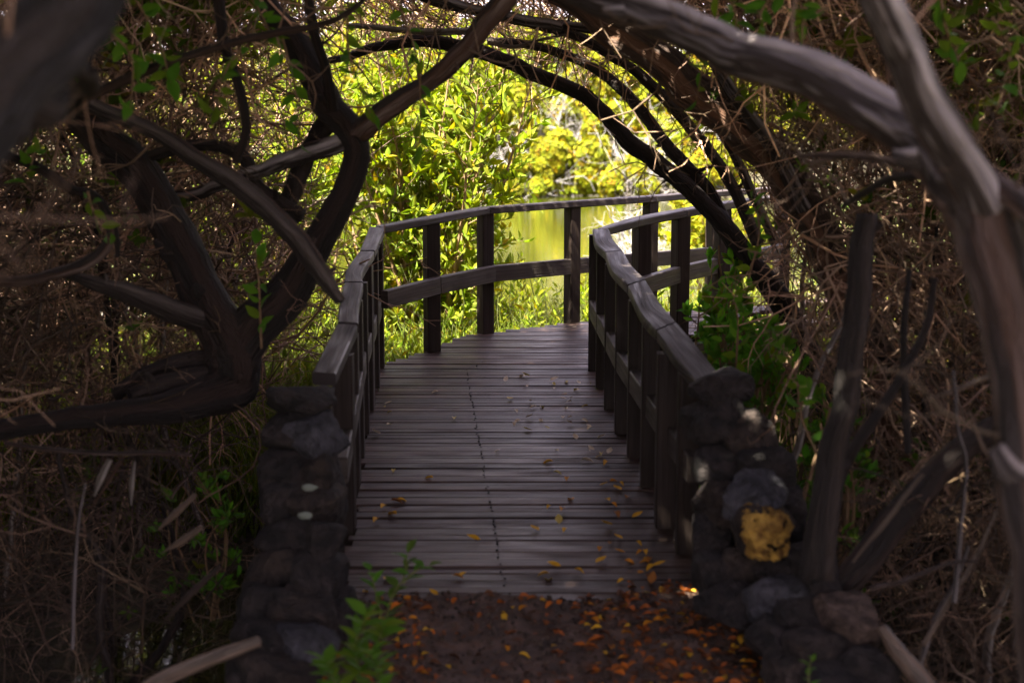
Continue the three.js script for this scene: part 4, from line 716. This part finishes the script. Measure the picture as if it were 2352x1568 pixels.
// ---------------------------------------------------------------- fallen leaves
{
  const FG = [leafGeo(0.26, 0.35, 0.3), leafGeo(0.3, 0.2, -0.35), leafGeo(0.22, 0.5, 0.2)];
  const names = ['yellow', 'orange', 'brown', 'pale', 'ochre'];
  const lay = (D, x, y) => new THREE.Quaternion().setFromEuler(new THREE.Euler(-Math.PI / 2 + rr(-0.3, 0.3), 0, rr(0, 6.28)));
  for (let i = 0; i < 112; i++) {
    const D = 5.6 + Math.pow(R(), 1.2) * 3.6, e = R(), x0 = along(edgeL, D), x1 = along(edgeR, D), s = e < 0.6 ? 1 - Math.pow(R(), 2) * 0.4 : e < 0.7 ? Math.pow(R(), 2) * 0.15 : R();
    const far = D > 7.4, k = far ? (R() < 0.6 ? 3 : 4) : pick([0, 0, 0, 1, 1, 2, 4]);
    const m = new THREE.Mesh(pick(FG), M.fallen[k]); m.name = numbered('fallen_leaf'); m.castShadow = m.receiveShadow = true;
    m.position.set(lerp(x0 + 0.06, x1 - 0.12, s), deckY(D) + 0.012, -D); m.quaternion.copy(lay()); m.scale.setScalar(rr(0.035, 0.07));
    const where = (D > 7 ? 'far' : 'near') + ' planks ' + (s > 0.78 ? 'along the right railing' : s < 0.2 ? 'along the left railing' : 'mid-deck'); m.userData = { label: names[k] + ' fallen leaf lying on the ' + where, category: 'leaf', group: names[k] + ' fallen leaves on the ' + where }; scene.add(m);
  }
  const ms = [], cs = [], C = [[0.62, 0.24, 0.02], [0.55, 0.15, 0.02], [0.3, 0.09, 0.02], [0.16, 0.065, 0.03], [0.7, 0.4, 0.03], [0.1, 0.05, 0.03], [0.42, 0.12, 0.03]];
  for (let i = 0; i < 2600; i++) {
    const D = rr(3.2, 5.75), s = R(), x = s < 0.45 ? lerp(0.95, 0.25, Math.pow(R(), 1.4)) : s < 0.65 ? lerp(-0.85, -0.3, R()) : rr(-0.85, 1.0), y = D > D0 ? Math.max(pathY(x, -D), deckY(D)) : pathY(x, -D);
    if (D > D0 + 0.02 && x < 0.45) continue; if (y < -0.3) continue;
    ms.push(M4(V(x, y + 0.012, -D), new THREE.Quaternion().setFromEuler(new THREE.Euler(-Math.PI / 2 + rr(-0.5, 0.5), rr(-0.4, 0.4), rr(0, 6.28))), rr(0.02, 0.055)));
    const c = R() < 0.38 ? pick([C[2], C[3], C[5]]) : pick(C), k = rr(0.6, 1.1); cs.push(new THREE.Color(c[0] * k, c[1] * k, c[2] * k));
  }
  const l = scatter('leaf_litter', FG[0], M.litter, ms, cs); l.userData.label = 'orange and brown leaf litter covering the dirt before the deck'; l.userData.category = 'leaf litter';
  const cr = [], cc = [], cg = new THREE.IcosahedronGeometry(1, 0); // crumbs of soil
  for (let i = 0; i < 5000; i++) { const D = rr(3.2, 5.6), x = rr(-1.0, 1.15), s = rr(0.003, 0.011); cr.push(M4(V(x, pathY(x, -D) + s * 0.3, -D), UPQ(dir()), V(s * rr(0.6, 1.6), s, s * rr(0.6, 1.6)))); cc.push(tint(0.5, 1.6)); }
  const c = scatter('soil_crumbs', cg, new THREE.MeshStandardMaterial({ color: new THREE.Color(0.05, 0.035, 0.027), roughness: 1 }), cr, cc); c.userData.label = 'loose crumbs of dark soil on the path'; c.userData.category = 'soil';
}

// ---------------------------------------------------------------- the far shore
const FAR = [whorl(8, 0.27, 1, 0.6), whorl(9, 0.23, 1, 0.8)];
function farTree(label, x, y, d, r, n, group) {
  const c = P(x, y, d), k = d / FL, rad = r * k, base = V(c.x, groundY(c.x, c.z) - 0.1, c.z), o = thing('mangrove_tree', label, 'tree', base), ms = [[], []], cs = [[], []];
  const blobs = [...Array(20)].map(() => { const q = dir(); return [c.clone().add(V(q.x * rad * 0.95, q.y * rad * 0.8, q.z * rad * 0.6)), rad * rr(0.2, 0.46)]; });
  n *= 3;
  for (let i = 0; i < n; i++) {
    const [b, br] = blobs[i % 20], q = dir().add(V(0, 0.35, 0.25)).normalize(), w = i % 2, p = b.clone().addScaledVector(q, br * (0.7 + 0.3 * R()) * (0.6 + 0.8 * fbm(q.x * 3.5 + i % 20, q.y * 3.5, q.z * 3.5, 3))); p.y -= (1 - q.y) * br * 0.05;
    if (p.y < WATER + 0.15) continue;
    ms[w].push(M4(p, UPQ(q.add(dir().multiplyScalar(0.6))), rr(0.11, 0.23))); cs[w].push(leafTint(0.6, 1.3));
  }
  ms.forEach((m, i) => m.length && scatter('crown', FAR[i], M.leafFar, m, cs[i], o));
  const w = rr(0.06, 0.1); meshOf('trunk', limb([[base, w * 1.3], [base.clone().lerp(c, 0.5).add(V(rr(-0.3, 0.3), 0, 0)), w], [c, w * 0.5]], { n: 7 }), M.stick, o);
  for (const [b] of blobs.slice(0, 5)) meshOf('limb', limb([[base.clone().lerp(c, rr(0.3, 0.7)), w * 0.6], [b.clone().lerp(c, 0.4), w * 0.5], [b, w * 0.25]], { n: 5, wob: 0.3 }), M.stick, o);
  return o;
}
for (const [x, y, d, r, n, l] of [
  [800, 300, 58, 150, 2200, 'yellow-green tree across the pond, behind the big-leaved shrub at left'], [930, 150, 62, 150, 2200, 'tall yellow tree across the pond seen under the pale diagonal branch'], [1080, 260, 58, 125, 2000, 'rounded yellow tree across the pond right of the big-leaved shrub'],
  [1190, 170, 64, 120, 1900, 'yellow tree on the far slope directly under the arching limb'], [1330, 165, 66, 120, 1900, 'yellow tree on the far slope behind the arching limb'], [1420, 330, 57, 85, 1500, 'low yellow-green tree across the pond in the middle of the opening'],
  [1310, 390, 55, 80, 1500, 'low mangrove tree at the far waterline above the middle railing post'], [1530, 380, 57, 95, 1500, 'yellow tree across the pond behind the lowest arching limb'], [1500, 235, 62, 100, 1700, 'yellow-green tree seen between the two arching limbs'],
  [1660, 300, 60, 130, 1800, 'yellow tree glimpsed through the twig curtain on the right'], [1640, 430, 54, 80, 1300, 'low bush-like tree at the far shore above the far rail'], [700, 420, 56, 110, 1400, 'shaded tree across the pond behind the left thicket'], [1240, 330, 60, 50, 700, 'small yellow tree between grey dead bushes across the pond'], [1440, 425, 54, 55, 900, 'low yellow mangrove hanging over the far water right of the middle post'], [1240, 255, 63, 80, 1500, 'yellow tree on the slope between the shrub top and the arching limb'], [1150, 330, 61, 70, 1200, 'yellow tree across the pond just right of the shrub crown'], [1200, 415, 54, 55, 900, 'low yellow bush at the far waterline beside the shrub'], [1580, 320, 61, 80, 1300, 'yellow tree glimpsed above the end of the far rail']]) farTree(l, x, y, d, r, n);
{ // the wood behind, one mass
  const ms = [[], []], cs = [[], []];
  for (let i = 0; i < 10000; i++) { const D = rr(66, 84), x = rr(-26, 30), y = groundY(x, -D) + Math.pow(R(), 0.8) * (4.2 + 2.5 * (fbm(x * 0.25, 3, D * 0.2, 3) - 0.5) * 2), w = i % 2; if (fbm(x * 0.5, y * 0.5, D * 0.5, 3) < 0.42) continue; ms[w].push(M4(V(x, y, -D), UPQ(dir().add(V(0, 0.8, 0.5))), rr(0.25, 0.5))); cs[w].push(leafTint(0.7, 1.25)); }
  const o = new THREE.Group(); o.name = 'distant_wood'; o.userData = { label: 'yellow-green wood on the rise behind the far shore', category: 'wood', kind: 'stuff' }; scene.add(o);
  ms.forEach((m, i) => scatter('foliage', FAR[i], M.leafFar, m, cs[i], o));
}
function deadBush(label, x, y, d, r, n, size = [1.2, 2.4]) {
  if (d > 40) { n = Math.round(n * 0.18); d += 1; }
  const c = P(x, y, d), rad = r * d / FL, base = V(c.x, Math.max(WATER, groundY(c.x, c.z)) - 0.1, c.z), o = thing('dead_bush', label, 'bush'.replace('bush', 'dead bush'), base), per = SPR.map(() => [[], []]);
  for (let i = 0; i < n; i++) { const q = dir().multiplyScalar(Math.cbrt(R())), p = V(c.x + q.x * rad, c.y + q.y * rad * 0.7 - 0.3, c.z + q.z * rad), k = i % 6, s = rr(size[0], size[1]); if (p.y < WATER) continue; per[k][0].push(M4(p, UPQ(dir().add(V(0, 0.4, 0.2))), V(s * 1.3, s, s * 1.3))); per[k][1].push(tint(0.7, 1.4, 0.05)); }
  per.forEach(([m, k], i) => m.length && scatter('twigs', SPR[i], M.twigPale, m, k, o));
  for (let i = 0; i < 5; i++) { const e = c.clone().add(V(rr(-1, 1) * rad * 1.1, rr(0, 0.8) * rad, rr(0, 0.5) * rad)); meshOf('branch', limb([[base.clone().add(V(rr(-0.5, 0.5) * rad, 0, 0)), 0.05 * size[1] * 0.5], [base.clone().lerp(e, 0.55).add(V(0, rr(-0.2, 0.4), 0)), 0.035 * size[1] * 0.5], [e, 0.012 * size[1] * 0.5]], { n: 6, wob: 0.25 }), M.twigPale, o); }
}
for (const [l, x, y, d, r, n] of [['grey leafless bush high on the far slope under the arching limb', 1290, 285, 57.5, 75, 90], ['grey dead bush between the big-leaved shrub and the far yellow trees', 1170, 375, 55.5, 70, 110], ['pale dead bush at the far waterline left of the middle post', 1245, 415, 54, 70, 150], ['white bare branches across the pond below the arching limb', 1460, 350, 54.5, 80, 130], ['pale bare branches across the pond between the two arching limbs', 1560, 310, 58, 70, 90], ['pale dead bush across the pond behind the rail at right', 1480, 420, 53.5, 70, 110]]) deadBush(l, x, y, d, r, n);
deadBush('white bare branches overhanging the pond below the far railing', 1470, 520, 24, 90, 24, [0.5, 1.0]);
leafyShrub('mangrove_shrub', 'yellow-green bush on the near bank seen below the far rail at right', 'shrub', V(3.2, -0.6, -22.5), { stems: 10, h: 1.6, spreadX: 1.3, spreadZ: 0.8, twigs: 20, leafLen: [0.1, 0.17], mats: [M.leafFar], w: 0.22 });

renderer.render(scene, camera);
